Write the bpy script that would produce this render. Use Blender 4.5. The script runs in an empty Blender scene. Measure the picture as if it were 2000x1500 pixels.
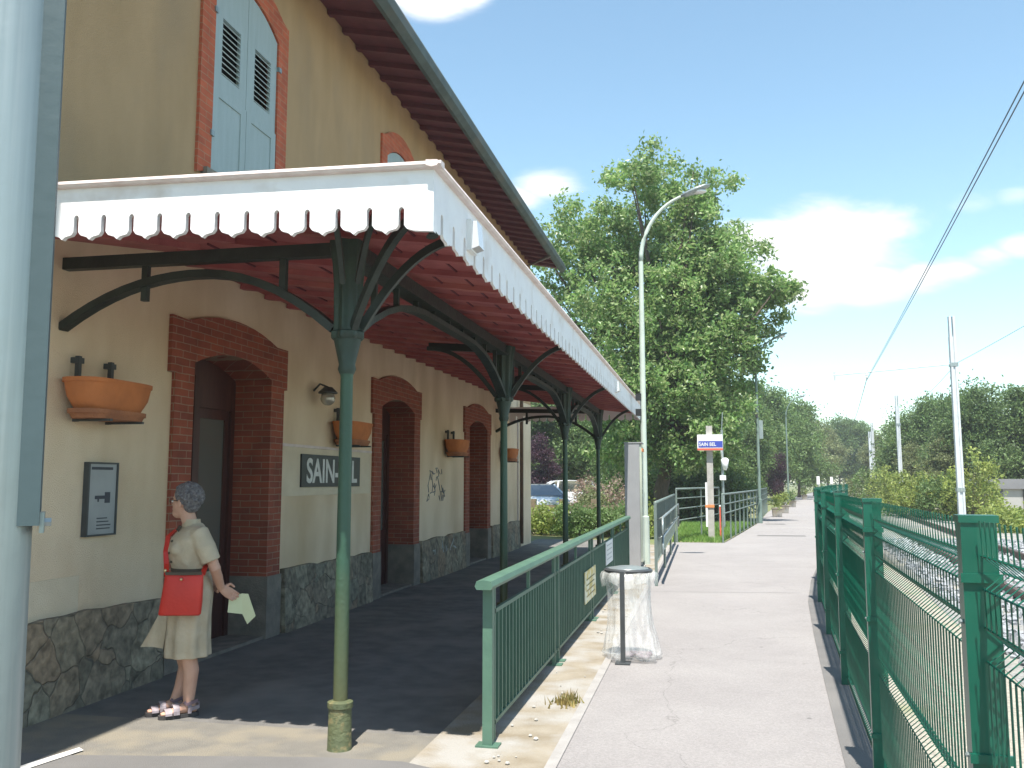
import bpy, bmesh, math, random
from mathutils import Vector, Matrix, noise as mnoise
random.seed(7)
S = bpy.context.scene
COL = S.collection
PI = math.pi
R = math.radians

# ------------------------------------------------------------------ helpers
def lin(r, g, b):
    f = lambda c: c/12.92 if c <= .04045 else ((c+.055)/1.055)**2.4
    return (f(r/255), f(g/255), f(b/255), 1)

def root_of(o):
    while o.parent: o = o.parent
    return o

class MB:
    """collects geometry for one mesh object"""
    def __init__(s): s.v = []; s.f = []; s.p = []
    def add(s, vs, fs):
        n = len(s.v); s.p.append((n, len(s.f))); s.v += [tuple(p) for p in vs]; s.f += [tuple(i+n for i in f) for f in fs]; return s
    def box(s, x0, x1, y0, y1, z0, z1):
        vs = [(x, y, z) for x in (x0, x1) for y in (y0, y1) for z in (z0, z1)]
        return s.add(vs, [(0,1,3,2),(4,6,7,5),(0,4,5,1),(2,3,7,6),(0,2,6,4),(1,5,7,3)])
    def obox(s, c, ax, ay, az):
        """box from centre and three half-axis vectors"""
        c = Vector(c); ax = Vector(ax); ay = Vector(ay); az = Vector(az)
        vs = [c+ax*i+ay*j+az*k for i in (-1,1) for j in (-1,1) for k in (-1,1)]
        return s.add(vs, [(0,1,3,2),(4,6,7,5),(0,4,5,1),(2,3,7,6),(0,2,6,4),(1,5,7,3)])
    def loft(s, rings, caps=True, closed=True):
        n = len(rings[0]); vs = [p for r in rings for p in r]; fs = []
        for i in range(len(rings)-1):
            for j in range(n if closed else n-1):
                k = (j+1) % n
                fs.append((i*n+j, i*n+k, (i+1)*n+k, (i+1)*n+j))
        if caps:
            fs.append(tuple(reversed(range(n)))); fs.append(tuple((len(rings)-1)*n+j for j in range(n)))
        return s.add(vs, fs)
    def tube(s, pts, r, n=8, caps=True, rect=None):
        """round tube (r number or list) or rectangular bar (rect=(half width, half height)) along a polyline"""
        pts = [Vector(p) for p in pts]; rings = []
        for i, p in enumerate(pts):
            t = (pts[min(i+1, len(pts)-1)]-pts[max(i-1, 0)]).normalized()
            up = Vector((0,0,1)) if abs(t.z) < .95 else Vector((0,1,0))
            a = t.cross(up).normalized(); b = a.cross(t).normalized()
            if rect:
                w, h = rect; rings.append([p+a*i1*w+b*j1*h for i1, j1 in ((-1,-1),(1,-1),(1,1),(-1,1))])
            else:
                rr = r[i] if isinstance(r, (list, tuple)) else r
                rings.append([p+a*rr*math.cos(2*PI*k/n)+b*rr*math.sin(2*PI*k/n) for k in range(n)])
        return s.loft(rings, caps)
    def lathe(s, c, prof, n=16, flute=0, nf=8):
        c = Vector(c); rings = []
        for z, r in prof:
            rings.append([c+Vector(((r*(1+flute*math.cos(nf*2*PI*k/n)))*math.cos(2*PI*k/n), (r*(1+flute*math.cos(nf*2*PI*k/n)))*math.sin(2*PI*k/n), z)) for k in range(n)])
        return s.loft(rings)
    def prism(s, poly, fn, t0, t1):
        """closed 2-D outline, fn(u,v,t)->xyz, extruded from t0 to t1"""
        n = len(poly)
        vs = [fn(u, v, t0) for u, v in poly]+[fn(u, v, t1) for u, v in poly]
        fs = [tuple(range(n)), tuple(reversed(range(n, 2*n)))]+[(i, (i+1) % n+0, (i+1) % n+n, i+n) for i in range(n)]
        return s.add(vs, fs)
    def ell(s, c, r, nu=12, nv=8, M=None):
        c = Vector(c); rings = []
        for i in range(1, nv):
            a = PI*i/nv
            rings.append([Vector((r[0]*math.sin(a)*math.cos(2*PI*k/nu), r[1]*math.sin(a)*math.sin(2*PI*k/nu), -r[2]*math.cos(a))) for k in range(nu)])
        rings = [[(M@p if M else p)+c for p in q] for q in rings]
        return s.loft(rings)
    def build(s, name, mat, parent=None, loc=None, smooth=False, local=False):
        o = None
        if parent is not None: org = Vector((0,0,0)) if local else Vector(root_of(parent).location)
        else: org = Vector(loc or (0,0,0)) if not local else Vector((0,0,0))
        me = bpy.data.meshes.new(name)
        me.from_pydata([tuple(Vector(p)-org) for p in s.v], [], s.f)
        bm = bmesh.new(); bm.from_mesh(me)
        if len(bm.faces) < 60000: bmesh.ops.recalc_face_normals(bm, faces=bm.faces)
        bm.to_mesh(me); bm.free()
        if smooth:
            me.polygons.foreach_set('use_smooth', [True]*len(me.polygons))
        me.materials.append(mat)
        o = bpy.data.objects.new(name, me); COL.objects.link(o)
        if parent is not None: o.parent = parent
        else: o.location = loc or (0,0,0)
        if smooth == 'auto':
            me.set_sharp_from_angle(angle=R(38))
        return o

def build_each(mb, name, mat, parent, **kw):
    """every piece of the collected geometry becomes a part of its own"""
    out = []; ends = mb.p[1:]+[(len(mb.v), len(mb.f))]
    for (v0, f0), (v1, f1) in zip(mb.p, ends):
        q = MB(); q.v = mb.v[v0:v1]; q.f = [tuple(i-v0 for i in f) for f in mb.f[f0:f1]]
        out.append(q.build(name, mat, parent, **kw))
    return out
def tag(o, label=None, cat=None, group=None, kind=None):
    if label: o['label'] = label
    if cat: o['category'] = cat
    if group: o['group'] = group
    if kind: o['kind'] = kind
    return o
def thing(name, label, cat, loc=(0,0,0), rz=0, group=None):
    o = bpy.data.objects.new(name, None); COL.objects.link(o)
    o.empty_display_size = .2
    o.location = loc; o.rotation_euler = (0,0,rz)
    return tag(o, label, cat, group)
def copy_tree(o, parent=None):
    c = o.copy(); COL.objects.link(c)
    if parent: c.parent = parent
    for ch in list(o.children): copy_tree(ch, c)
    return c

# ------------------------------------------------------------------ materials
def nodes(name):
    m = bpy.data.materials.new(name); m.use_nodes = True
    nt = m.node_tree; b = nt.nodes['Principled BSDF']
    return m, nt, b
def N(nt, t, **kw):
    n = nt.nodes.new(t)
    for k, v in kw.items():
        if k in n.inputs.keys() if isinstance(k, str) else False: n.inputs[k].default_value = v
        else: setattr(n, k, v)
    return n
def mat(name, col, col2=None, scale=6, rough=.7, bump=0, bscale=40, metal=0, spec=.5, detail=5, stretch=(1,1,1), lo=.35, hi=.65, col3=None, scale3=1.5, lo3=.5, hi3=.7, coat=0):
    m, nt, b = nodes(name); L = nt.links
    b.inputs['Roughness'].default_value = rough; b.inputs['Metallic'].default_value = metal
    b.inputs['Specular IOR Level'].default_value = spec
    b.inputs['Coat Weight'].default_value = coat
    tc = N(nt, 'ShaderNodeTexCoord'); mp = N(nt, 'ShaderNodeMapping'); mp.inputs['Scale'].default_value = stretch
    L.new(tc.outputs['Object'], mp.inputs['Vector'])
    col2 = col2 or tuple(c*.8 for c in col[:3])+(1,)
    nz = N(nt, 'ShaderNodeTexNoise'); nz.inputs['Scale'].default_value = scale; nz.inputs['Detail'].default_value = detail
    L.new(mp.outputs['Vector'], nz.inputs['Vector'])
    mr = N(nt, 'ShaderNodeMapRange'); mr.inputs['From Min'].default_value = lo; mr.inputs['From Max'].default_value = hi
    L.new(nz.outputs['Fac'], mr.inputs['Value'])
    mx = N(nt, 'ShaderNodeMix', data_type='RGBA'); mx.inputs['A'].default_value = col; mx.inputs['B'].default_value = col2
    L.new(mr.outputs['Result'], mx.inputs['Factor']); out = mx.outputs['Result']
    if col3:
        n3 = N(nt, 'ShaderNodeTexNoise'); n3.inputs['Scale'].default_value = scale3; n3.inputs['Detail'].default_value = 6
        L.new(mp.outputs['Vector'], n3.inputs['Vector'])
        m3 = N(nt, 'ShaderNodeMapRange'); m3.inputs['From Min'].default_value = lo3; m3.inputs['From Max'].default_value = hi3
        L.new(n3.outputs['Fac'], m3.inputs['Value'])
        x3 = N(nt, 'ShaderNodeMix', data_type='RGBA'); x3.inputs['B'].default_value = col3
        L.new(out, x3.inputs['A']); L.new(m3.outputs['Result'], x3.inputs['Factor']); out = x3.outputs['Result']
    L.new(out, b.inputs['Base Color'])
    if bump:
        n2 = N(nt, 'ShaderNodeTexNoise'); n2.inputs['Scale'].default_value = bscale; n2.inputs['Detail'].default_value = 4
        L.new(tc.outputs['Object'], n2.inputs['Vector'])
        bp = N(nt, 'ShaderNodeBump'); bp.inputs['Strength'].default_value = bump; bp.inputs['Distance'].default_value = .02
        L.new(n2.outputs['Fac'], bp.inputs['Height']); L.new(bp.outputs['Normal'], b.inputs['Normal'])
    m['out'] = 0
    return m
def brick_mat(name, c1, c2, mortar):
    m, nt, b = nodes(name); L = nt.links
    g = N(nt, 'ShaderNodeNewGeometry'); sp = N(nt, 'ShaderNodeSeparateXYZ'); L.new(g.outputs['Position'], sp.inputs[0])
    ad = N(nt, 'ShaderNodeMath', operation='ADD'); L.new(sp.outputs['X'], ad.inputs[0]); L.new(sp.outputs['Y'], ad.inputs[1])
    cb = N(nt, 'ShaderNodeCombineXYZ'); L.new(ad.outputs[0], cb.inputs['X']); L.new(sp.outputs['Z'], cb.inputs['Y'])
    nz = N(nt, 'ShaderNodeTexNoise'); nz.inputs['Scale'].default_value = 9
    L.new(cb.outputs[0], nz.inputs['Vector'])
    ws = N(nt, 'ShaderNodeVectorMath', operation='SCALE'); ws.inputs['Scale'].default_value = .012
    L.new(nz.outputs['Color'], ws.inputs[0])
    va = N(nt, 'ShaderNodeVectorMath', operation='ADD'); L.new(cb.outputs[0], va.inputs[0]); L.new(ws.outputs[0], va.inputs[1])
    br = N(nt, 'ShaderNodeTexBrick'); br.inputs['Scale'].default_value = 1
    br.inputs['Brick Width'].default_value = .22; br.inputs['Row Height'].default_value = .066
    br.inputs['Mortar Size'].default_value = .005; br.inputs['Mortar Smooth'].default_value = .3
    br.inputs['Color1'].default_value = c1; br.inputs['Color2'].default_value = c2; br.inputs['Mortar'].default_value = mortar
    L.new(va.outputs[0], br.inputs['Vector'])
    n2 = N(nt, 'ShaderNodeTexNoise'); n2.inputs['Scale'].default_value = 5; n2.inputs['Detail'].default_value = 6
    L.new(g.outputs['Position'], n2.inputs['Vector'])
    hs = N(nt, 'ShaderNodeHueSaturation'); mr = N(nt, 'ShaderNodeMapRange'); mr.inputs['To Min'].default_value = .55; mr.inputs['To Max'].default_value = 1.45
    L.new(n2.outputs['Fac'], mr.inputs['Value']); L.new(mr.outputs['Result'], hs.inputs['Value']); L.new(br.outputs['Color'], hs.inputs['Color'])
    L.new(hs.outputs['Color'], b.inputs['Base Color']); b.inputs['Roughness'].default_value = .9
    bp = N(nt, 'ShaderNodeBump'); bp.inputs['Strength'].default_value = .6; bp.inputs['Distance'].default_value = .006
    L.new(br.outputs['Fac'], bp.inputs['Height']); bp.invert = True; L.new(bp.outputs['Normal'], b.inputs['Normal'])
    return m
def stone_mat(name):
    m, nt, b = nodes(name); L = nt.links
    g = N(nt, 'ShaderNodeNewGeometry')
    nz = N(nt, 'ShaderNodeTexNoise'); nz.inputs['Scale'].default_value = 3; L.new(g.outputs['Position'], nz.inputs['Vector'])
    ws = N(nt, 'ShaderNodeVectorMath', operation='SCALE'); ws.inputs['Scale'].default_value = .28; L.new(nz.outputs['Color'], ws.inputs[0])
    va = N(nt, 'ShaderNodeVectorMath', operation='ADD'); L.new(g.outputs['Position'], va.inputs[0]); L.new(ws.outputs[0], va.inputs[1])
    vo = N(nt, 'ShaderNodeTexVoronoi'); vo.inputs['Scale'].default_value = 3.4; L.new(va.outputs[0], vo.inputs['Vector'])
    ve = N(nt, 'ShaderNodeTexVoronoi', feature='DISTANCE_TO_EDGE'); ve.inputs['Scale'].default_value = 3.4; L.new(va.outputs[0], ve.inputs['Vector'])
    sp = N(nt, 'ShaderNodeSeparateColor'); L.new(vo.outputs['Color'], sp.inputs[0])
    cr = N(nt, 'ShaderNodeValToRGB'); e = cr.color_ramp.elements
    e[0].position = 0; e[0].color = (.17,.15,.11,1); e[1].position = 1; e[1].color = (.32,.27,.19,1)
    for p, c in ((.3,(.22,.19,.14,1)),(.55,(.27,.20,.135,1)),(.75,(.21,.20,.15,1))): k = e.new(p); k.color = c
    L.new(sp.outputs[0], cr.inputs[0])
    n2 = N(nt, 'ShaderNodeTexNoise'); n2.inputs['Scale'].default_value = 14; n2.inputs['Detail'].default_value = 7; L.new(g.outputs['Position'], n2.inputs['Vector'])
    hs = N(nt, 'ShaderNodeHueSaturation'); mr = N(nt, 'ShaderNodeMapRange'); mr.inputs['From Min'].default_value = .3; mr.inputs['From Max'].default_value = .7; mr.inputs['To Min'].default_value = .5; mr.inputs['To Max'].default_value = 1.45
    L.new(n2.outputs['Fac'], mr.inputs['Value']); L.new(mr.outputs['Result'], hs.inputs['Value']); L.new(cr.outputs[0], hs.inputs['Color'])
    me = N(nt, 'ShaderNodeMapRange'); me.inputs['From Max'].default_value = .022; L.new(ve.outputs['Distance'], me.inputs['Value'])
    mx = N(nt, 'ShaderNodeMix', data_type='RGBA'); mx.inputs['A'].default_value = (.17,.155,.125,1); mh = N(nt, 'ShaderNodeMapRange'); mh.inputs['To Min'].default_value = .45; L.new(me.outputs['Result'], mh.inputs['Value']); L.new(mh.outputs['Result'], mx.inputs['Factor']); L.new(hs.outputs['Color'], mx.inputs['B'])
    L.new(mx.outputs['Result'], b.inputs['Base Color']); b.inputs['Roughness'].default_value = .9
    ad = N(nt, 'ShaderNodeMath', operation='ADD'); L.new(me.outputs['Result'], ad.inputs[0]); L.new(n2.outputs['Fac'], ad.inputs[1])
    bp = N(nt, 'ShaderNodeBump'); bp.inputs['Strength'].default_value = .7; bp.inputs['Distance'].default_value = .03
    L.new(ad.outputs[0], bp.inputs['Height']); L.new(bp.outputs['Normal'], b.inputs['Normal'])
    return m
def leaf_mat(name, ca, cb, cc, trans=.35, rough=.5):
    m, nt, b = nodes(name); L = nt.links
    g = N(nt, 'ShaderNodeNewGeometry'); cr = N(nt, 'ShaderNodeValToRGB'); e = cr.color_ramp.elements
    e[0].color = ca; e[1].color = cc; k = e.new(.55); k.color = cb
    L.new(g.outputs['Random Per Island'], cr.inputs[0])
    tcl = N(nt, 'ShaderNodeTexCoord'); nzl = N(nt, 'ShaderNodeTexNoise'); nzl.inputs['Scale'].default_value = .8; nzl.inputs['Detail'].default_value = 3; L.new(tcl.outputs['Object'], nzl.inputs['Vector'])
    mrl = N(nt, 'ShaderNodeMapRange'); mrl.inputs['From Min'].default_value = .32; mrl.inputs['From Max'].default_value = .68; mrl.inputs['To Min'].default_value = .74; mrl.inputs['To Max'].default_value = 1.4; L.new(nzl.outputs['Fac'], mrl.inputs['Value'])
    hv = N(nt, 'ShaderNodeHueSaturation'); L.new(cr.outputs[0], hv.inputs['Color']); L.new(mrl.outputs['Result'], hv.inputs['Value']); cr = hv
    L.new(cr.outputs[0], b.inputs['Base Color']); b.inputs['Roughness'].default_value = rough; b.inputs['Specular IOR Level'].default_value = .4
    tr = N(nt, 'ShaderNodeBsdfTranslucent')
    hs = N(nt, 'ShaderNodeHueSaturation'); hs.inputs['Value'].default_value = 1.3; hs.inputs['Hue'].default_value = .49
    L.new(cr.outputs[0], hs.inputs['Color']); L.new(hs.outputs[0], tr.inputs['Color'])
    ms = N(nt, 'ShaderNodeMixShader'); ms.inputs[0].default_value = trans
    L.new(b.outputs[0], ms.inputs[1]); L.new(tr.outputs[0], ms.inputs[2])
    L.new(ms.outputs[0], nt.nodes['Material Output'].inputs['Surface'])
    return m
def glass_mat(name, col=(.02,.025,.02,1), rough=.03):
    m, nt, b = nodes(name)
    b.inputs['Base Color'].default_value = col; b.inputs['Roughness'].default_value = rough; b.inputs['Specular IOR Level'].default_value = .9; b.inputs['IOR'].default_value = 2.1
    return m

M = {}
M['render'] = mat('ochre_render', (.46,.30,.165,1), (.41,.265,.14,1), 3, .95, .5, 140, stretch=(1,1,.4), col3=(.36,.245,.145,1), scale3=1.4, lo3=.5, hi3=.75)
M['render_low'] = mat('bounce_lit_render', (.78,.63,.46,1), (.71,.56,.39,1), 2.5, .95, .5, 140, stretch=(1,1,.45), col3=(.58,.43,.27,1), scale3=1.3, lo3=.45, hi3=.75)  # lower wall: light bounced off the ground painted in as a paler colour
M['render_patch'] = mat('pale_render', (.70,.60,.45,1), (.64,.54,.40,1), 4, .95, .35, 120)
M['brick'] = brick_mat('red_brick', (.30,.075,.04,1), (.22,.055,.035,1), (.30,.19,.13,1))
M['brick_bright'] = brick_mat('orange_brick', (.48,.11,.05,1), (.40,.09,.045,1), (.40,.19,.11,1))
M['stone'] = stone_mat('rubble_stone')
M['stone_grey'] = mat('grey_dressed_stone', (.25,.22,.18,1), (.17,.15,.125,1), 7, .9, .5, 50)
M['door'] = mat('dark_brown_door', (.085,.030,.024,1), (.055,.02,.018,1), 5, .45, stretch=(4,4,.6))
M['glass'] = glass_mat('door_glass', (.20,.22,.20,1)); M['glass'].node_tree.nodes['Principled BSDF'].inputs['Metallic'].default_value = .35
M['shutter'] = mat('blue_grey_shutter_paint', (.36,.42,.425,1), (.33,.39,.39,1), 3, .6, .15, 60, stretch=(6,6,.7))
M['louvre_dark'] = mat('louvre_gap', (.015,.015,.018,1), rough=.9)
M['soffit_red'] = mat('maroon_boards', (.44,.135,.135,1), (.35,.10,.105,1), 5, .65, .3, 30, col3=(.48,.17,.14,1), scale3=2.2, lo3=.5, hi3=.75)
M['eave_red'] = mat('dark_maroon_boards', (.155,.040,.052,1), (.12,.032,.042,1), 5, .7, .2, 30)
M['roof'] = mat('roof_tiles', (.28,.12,.07,1), (.2,.09,.06,1), 9, .9, .6, 25)
M['eave_metal'] = mat('weathered_zinc_edge', (.075,.10,.098,1), (.05,.068,.066,1), 5, .6, .1, 30, col3=(.10,.098,.085,1))
M['white'] = mat('white_canopy_paint', (.80,.79,.80,1), (.75,.735,.75,1), 5, .55, .12, 25, col3=(.60,.54,.50,1), scale3=4.5, lo3=.54, hi3=.8)
M['pinkish'] = mat('weathered_white_edge', (.70,.60,.57,1), (.6,.49,.46,1), 8, .6, .2, 30)
M['iron_dark'] = mat('dark_green_cast_iron', (.030,.042,.036,1), (.018,.026,.024,1), 8, .5, .2, 40)
M['iron_green'] = mat('green_column_paint', (.055,.155,.085,1), (.045,.125,.072,1), 5, .4, .2, 40, stretch=(1,1,.3))
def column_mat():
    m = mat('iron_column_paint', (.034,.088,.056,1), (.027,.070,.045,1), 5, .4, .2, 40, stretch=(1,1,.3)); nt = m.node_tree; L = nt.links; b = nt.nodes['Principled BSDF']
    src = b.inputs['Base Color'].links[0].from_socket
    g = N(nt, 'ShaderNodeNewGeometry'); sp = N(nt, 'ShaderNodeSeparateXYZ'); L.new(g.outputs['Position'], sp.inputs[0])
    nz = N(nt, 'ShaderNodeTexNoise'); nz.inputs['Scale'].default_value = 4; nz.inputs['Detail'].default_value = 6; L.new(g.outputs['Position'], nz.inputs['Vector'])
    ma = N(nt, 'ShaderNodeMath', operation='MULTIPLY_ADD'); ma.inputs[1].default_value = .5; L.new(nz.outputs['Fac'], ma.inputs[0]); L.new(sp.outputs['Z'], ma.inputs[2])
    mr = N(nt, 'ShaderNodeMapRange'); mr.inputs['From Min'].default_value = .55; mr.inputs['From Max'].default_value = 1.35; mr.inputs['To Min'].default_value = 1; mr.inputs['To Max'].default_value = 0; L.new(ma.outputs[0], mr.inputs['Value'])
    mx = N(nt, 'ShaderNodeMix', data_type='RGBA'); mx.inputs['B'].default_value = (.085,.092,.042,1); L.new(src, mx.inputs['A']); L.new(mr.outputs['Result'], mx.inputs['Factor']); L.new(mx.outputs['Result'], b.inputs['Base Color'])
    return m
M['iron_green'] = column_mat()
M['iron_moss'] = mat('lichen_green_iron', (.105,.118,.055,1), (.075,.09,.045,1), 10, .6, .4, 40, col3=(.19,.16,.075,1), scale3=22, lo3=.55, hi3=.68)
M['rail_green'] = mat('faded_green_railing', (.085,.165,.115,1), (.07,.14,.10,1), 6, .5, .1, 50)
M['panel_green'] = mat('dark_green_railing_panel', (.035,.115,.075,1), (.028,.095,.062,1), 6, .5)
M['fence_green'] = mat('glossy_green_fence_paint', (.004,.090,.056,1), (.003,.075,.047,1), 6, .32, spec=.6)
M['asphalt_dark'] = mat('platform_asphalt', (.175,.166,.154,1), (.125,.120,.113,1), 5, .95, .6, 170, col3=(.22,.205,.185,1), scale3=1.3, lo3=.48, hi3=.72)
M['asphalt_pale'] = mat('path_asphalt', (.275,.257,.25,1), (.255,.238,.232,1), 3, .95, .5, 190, col3=(.295,.277,.268,1), scale3=.6, lo3=.45, hi3=.7)
def asphalt_detail(m):
    """aggregate speckle and hairline cracks on the pale path"""
    nt = m.node_tree; L = nt.links; b = nt.nodes['Principled BSDF']; src = b.inputs['Base Color'].links[0].from_socket
    g = N(nt, 'ShaderNodeNewGeometry')
    v = N(nt, 'ShaderNodeTexVoronoi'); v.inputs['Scale'].default_value = 95; L.new(g.outputs['Position'], v.inputs['Vector'])
    sp = N(nt, 'ShaderNodeSeparateColor'); L.new(v.outputs['Color'], sp.inputs[0])
    r1 = N(nt, 'ShaderNodeMapRange'); r1.inputs['To Min'].default_value = .88; r1.inputs['To Max'].default_value = 1.10; L.new(sp.outputs[0], r1.inputs['Value'])
    h = N(nt, 'ShaderNodeHueSaturation'); L.new(src, h.inputs['Color']); L.new(r1.outputs['Result'], h.inputs['Value'])
    nz = N(nt, 'ShaderNodeTexNoise'); nz.inputs['Scale'].default_value = 1.6; nz.inputs['Detail'].default_value = 8; L.new(g.outputs['Position'], nz.inputs['Vector'])
    ws = N(nt, 'ShaderNodeVectorMath', operation='SCALE'); ws.inputs['Scale'].default_value = .8; L.new(nz.outputs['Color'], ws.inputs[0])
    va = N(nt, 'ShaderNodeVectorMath', operation='ADD'); L.new(g.outputs['Position'], va.inputs[0]); L.new(ws.outputs[0], va.inputs[1])
    c = N(nt, 'ShaderNodeTexVoronoi', feature='DISTANCE_TO_EDGE'); c.inputs['Scale'].default_value = .33; L.new(va.outputs[0], c.inputs['Vector'])
    r2 = N(nt, 'ShaderNodeMapRange'); r2.inputs['From Max'].default_value = .0022; r2.inputs['To Min'].default_value = .72; r2.inputs['To Max'].default_value = 1; L.new(c.outputs['Distance'], r2.inputs['Value'])
    d = N(nt, 'ShaderNodeTexVoronoi'); d.inputs['Scale'].default_value = 1.7; L.new(g.outputs['Position'], d.inputs['Vector'])
    r3 = N(nt, 'ShaderNodeMapRange'); r3.inputs['From Min'].default_value = .025; r3.inputs['From Max'].default_value = .045; r3.inputs['To Min'].default_value = .62; r3.inputs['To Max'].default_value = 1; L.new(d.outputs['Distance'], r3.inputs['Value'])
    mu = N(nt, 'ShaderNodeMath', operation='MULTIPLY'); L.new(r2.outputs['Result'], mu.inputs[0]); L.new(r3.outputs['Result'], mu.inputs[1])
    h2 = N(nt, 'ShaderNodeHueSaturation'); L.new(h.outputs['Color'], h2.inputs['Color']); L.new(mu.outputs[0], h2.inputs['Value']); L.new(h2.outputs['Color'], b.inputs['Base Color'])
asphalt_detail(M['asphalt_pale'])
M['forecourt'] = mat('worn_forecourt_asphalt', (.165,.158,.152,1), (.14,.135,.13,1), 3, .95, .6, 170, col3=(.19,.18,.17,1), scale3=.8, lo3=.45, hi3=.7)
M['concrete_sand'] = mat('sandy_concrete', (.285,.25,.195,1), (.215,.178,.125,1), 4, .95, .6, 70, col3=(.32,.305,.28,1), scale3=2.5, lo3=.42, hi3=.62)
M['concrete_dust'] = mat('dusty_concrete', (.185,.172,.148,1), (.155,.145,.127,1), 8, .95, .6, 110, col3=(.225,.20,.155,1), scale3=3, lo3=.45, hi3=.62)
M['kerb'] = mat('pale_kerb', (.33,.315,.30,1), (.28,.265,.25,1), 7, .9, .5, 70)
M['white_line'] = mat('worn_white_paint', (.74,.73,.70,1), (.5,.49,.46,1), 12, .8, .2, 60)
M['concrete'] = mat('plain_concrete', (.42,.40,.37,1), (.33,.315,.29,1), 6, .9, .4, 60)
M['ballast_base'] = mat('track_ballast_bed', (.30,.295,.28,1), (.19,.185,.17,1), 22, .95, .9, 45, col3=(.36,.33,.26,1), scale3=1.2)
M['ballast'] = mat('ballast_stone', (.36,.37,.38,1), (.24,.25,.265,1), 2, .9, .5, 30)
M['gravel'] = mat('trackside_gravel', (.40,.36,.29,1), (.26,.24,.20,1), 30, .95, .8, 60, col3=(.2,.22,.1,1), scale3=.8, lo3=.55, hi3=.75)
M['rail_steel'] = mat('rusty_rail', (.14,.085,.06,1), (.09,.06,.05,1), 12, .5, .1, 40, metal=.4)
M['soil'] = mat('grassy_ground', (.12,.16,.05,1), (.17,.17,.08,1), 1.2, .95, .5, 20, col3=(.2,.17,.1,1), scale3=.3, lo3=.5, hi3=.7)
M['grass'] = leaf_mat('grass_blades', (.10,.20,.035,1), (.14,.26,.05,1), (.22,.33,.08,1), .4, .6)
M['galv'] = mat('galvanised_steel', (.30,.345,.345,1), (.24,.28,.28,1), 9, .36, .06, 20, metal=.45, stretch=(5,5,.12), col3=(.36,.39,.385,1), scale3=5)
M['galv_dark'] = mat('blue_grey_channel_paint', (.055,.085,.092,1), (.045,.072,.078,1), 3, .5, .08, 20, stretch=(3,3,.3))
M['lamp_paint'] = mat('pale_green_lamp_paint', (.50,.57,.50,1), (.44,.50,.44,1), 4, .45)
M['lamp_dark'] = mat('grey_green_lamp_paint', (.17,.23,.20,1), (.14,.19,.165,1), 4, .5)
M['rail_grey'] = mat('grey_green_tube_railing', (.15,.19,.17,1), (.12,.155,.14,1), 6, .45)
M['totem'] = mat('grey_totem_metal', (.30,.305,.315,1), (.27,.275,.285,1), 3, .5, .05, 10)
M['totem_glass'] = glass_mat('totem_window', (.30,.34,.30,1), .08)
M['mast'] = mat('pale_grey_mast', (.55,.58,.60,1), (.48,.51,.53,1), 4, .5)
M['wire'] = mat('dark_wire', (.10,.14,.17,1), rough=.5)
M['black'] = mat('black_plastic', (.02,.02,.022,1), rough=.45)
M['dark_metal'] = mat('dark_grey_metal', (.055,.06,.063,1), (.04,.044,.046,1), 6, .45)
M['terracotta'] = mat('terracotta_pot', (.55,.185,.06,1), (.45,.15,.05,1), 6, .85, .3, 40)
M['terracotta_dark'] = mat('terracotta_saucer', (.42,.17,.08,1), (.30,.12,.06,1), 9, .9, .4, 40)
M['enamel'] = mat('dark_enamel', (.030,.036,.042,1), (.022,.026,.03,1), 8, .35)
M['letter'] = mat('white_lettering', (.70,.70,.68,1), (.58,.58,.56,1), 14, .5)
M['paper'] = mat('pale_green_paper', (.62,.64,.42,1), (.58,.60,.38,1), 5, .8)
M['paper_white'] = mat('white_paper', (.74,.74,.72,1), (.68,.68,.66,1), 5, .8)
M['yellow_sign'] = mat('yellow_notice', (.62,.50,.17,1), (.75,.72,.55,1), 8, .6, lo=.45, hi=.55)
M['plaque'] = mat('grey_information_panel', (.33,.345,.35,1), (.28,.295,.30,1), 4, .35)
M['ink'] = mat('printed_ink', (.05,.055,.07,1), rough=.6)
M['bark'] = mat('tree_bark', (.10,.075,.055,1), (.05,.04,.03,1), 8, .95, .8, 20, stretch=(4,4,.6))
M['leaf_big'] = leaf_mat('broad_tree_leaves', (.10,.20,.055,1), (.17,.28,.085,1), (.34,.40,.20,1), .45, .36)
M['leaf_dark'] = leaf_mat('dark_woodland_leaves', (.075,.13,.042,1), (.10,.165,.054,1), (.15,.215,.08,1), .4)
M['leaf_mid'] = leaf_mat('mid_green_leaves', (.075,.135,.04,1), (.11,.18,.055,1), (.16,.23,.08,1), .35)
M['leaf_olive'] = leaf_mat('olive_green_leaves', (.12,.15,.06,1), (.16,.19,.08,1), (.22,.24,.11,1), .35)
M['leaf_light'] = leaf_mat('yellow_green_leaves', (.15,.21,.05,1), (.22,.28,.07,1), (.32,.36,.10,1), .4)
M['leaf_purple'] = leaf_mat('purple_leaves', (.035,.016,.025,1), (.055,.024,.038,1), (.085,.04,.055,1), .25)
M['leaf_dry'] = leaf_mat('pinkish_seed_heads', (.26,.19,.15,1), (.33,.23,.20,1), (.30,.28,.16,1), .3)
M['leaf_weed'] = leaf_mat('dry_weed_leaves', (.22,.17,.06,1), (.28,.22,.08,1), (.16,.18,.05,1), .3)
M['wood'] = mat('weathered_wood', (.22,.17,.11,1), (.15,.12,.08,1), 6, .9, .3, 30, stretch=(6,6,1))
M['skin'] = mat('skin', (.56,.33,.24,1), (.50,.28,.20,1), 9, .55, spec=.35)
M['hair'] = mat('grey_hair', (.25,.235,.24,1), (.10,.092,.10,1), 55, .65, 1.0, 120)
M['dress'] = mat('beige_cotton', (.52,.43,.31,1), (.42,.345,.245,1), 7, .9, .9, 13)
M['dress_dark'] = mat('brown_collar', (.09,.07,.05,1), rough=.9)
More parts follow.
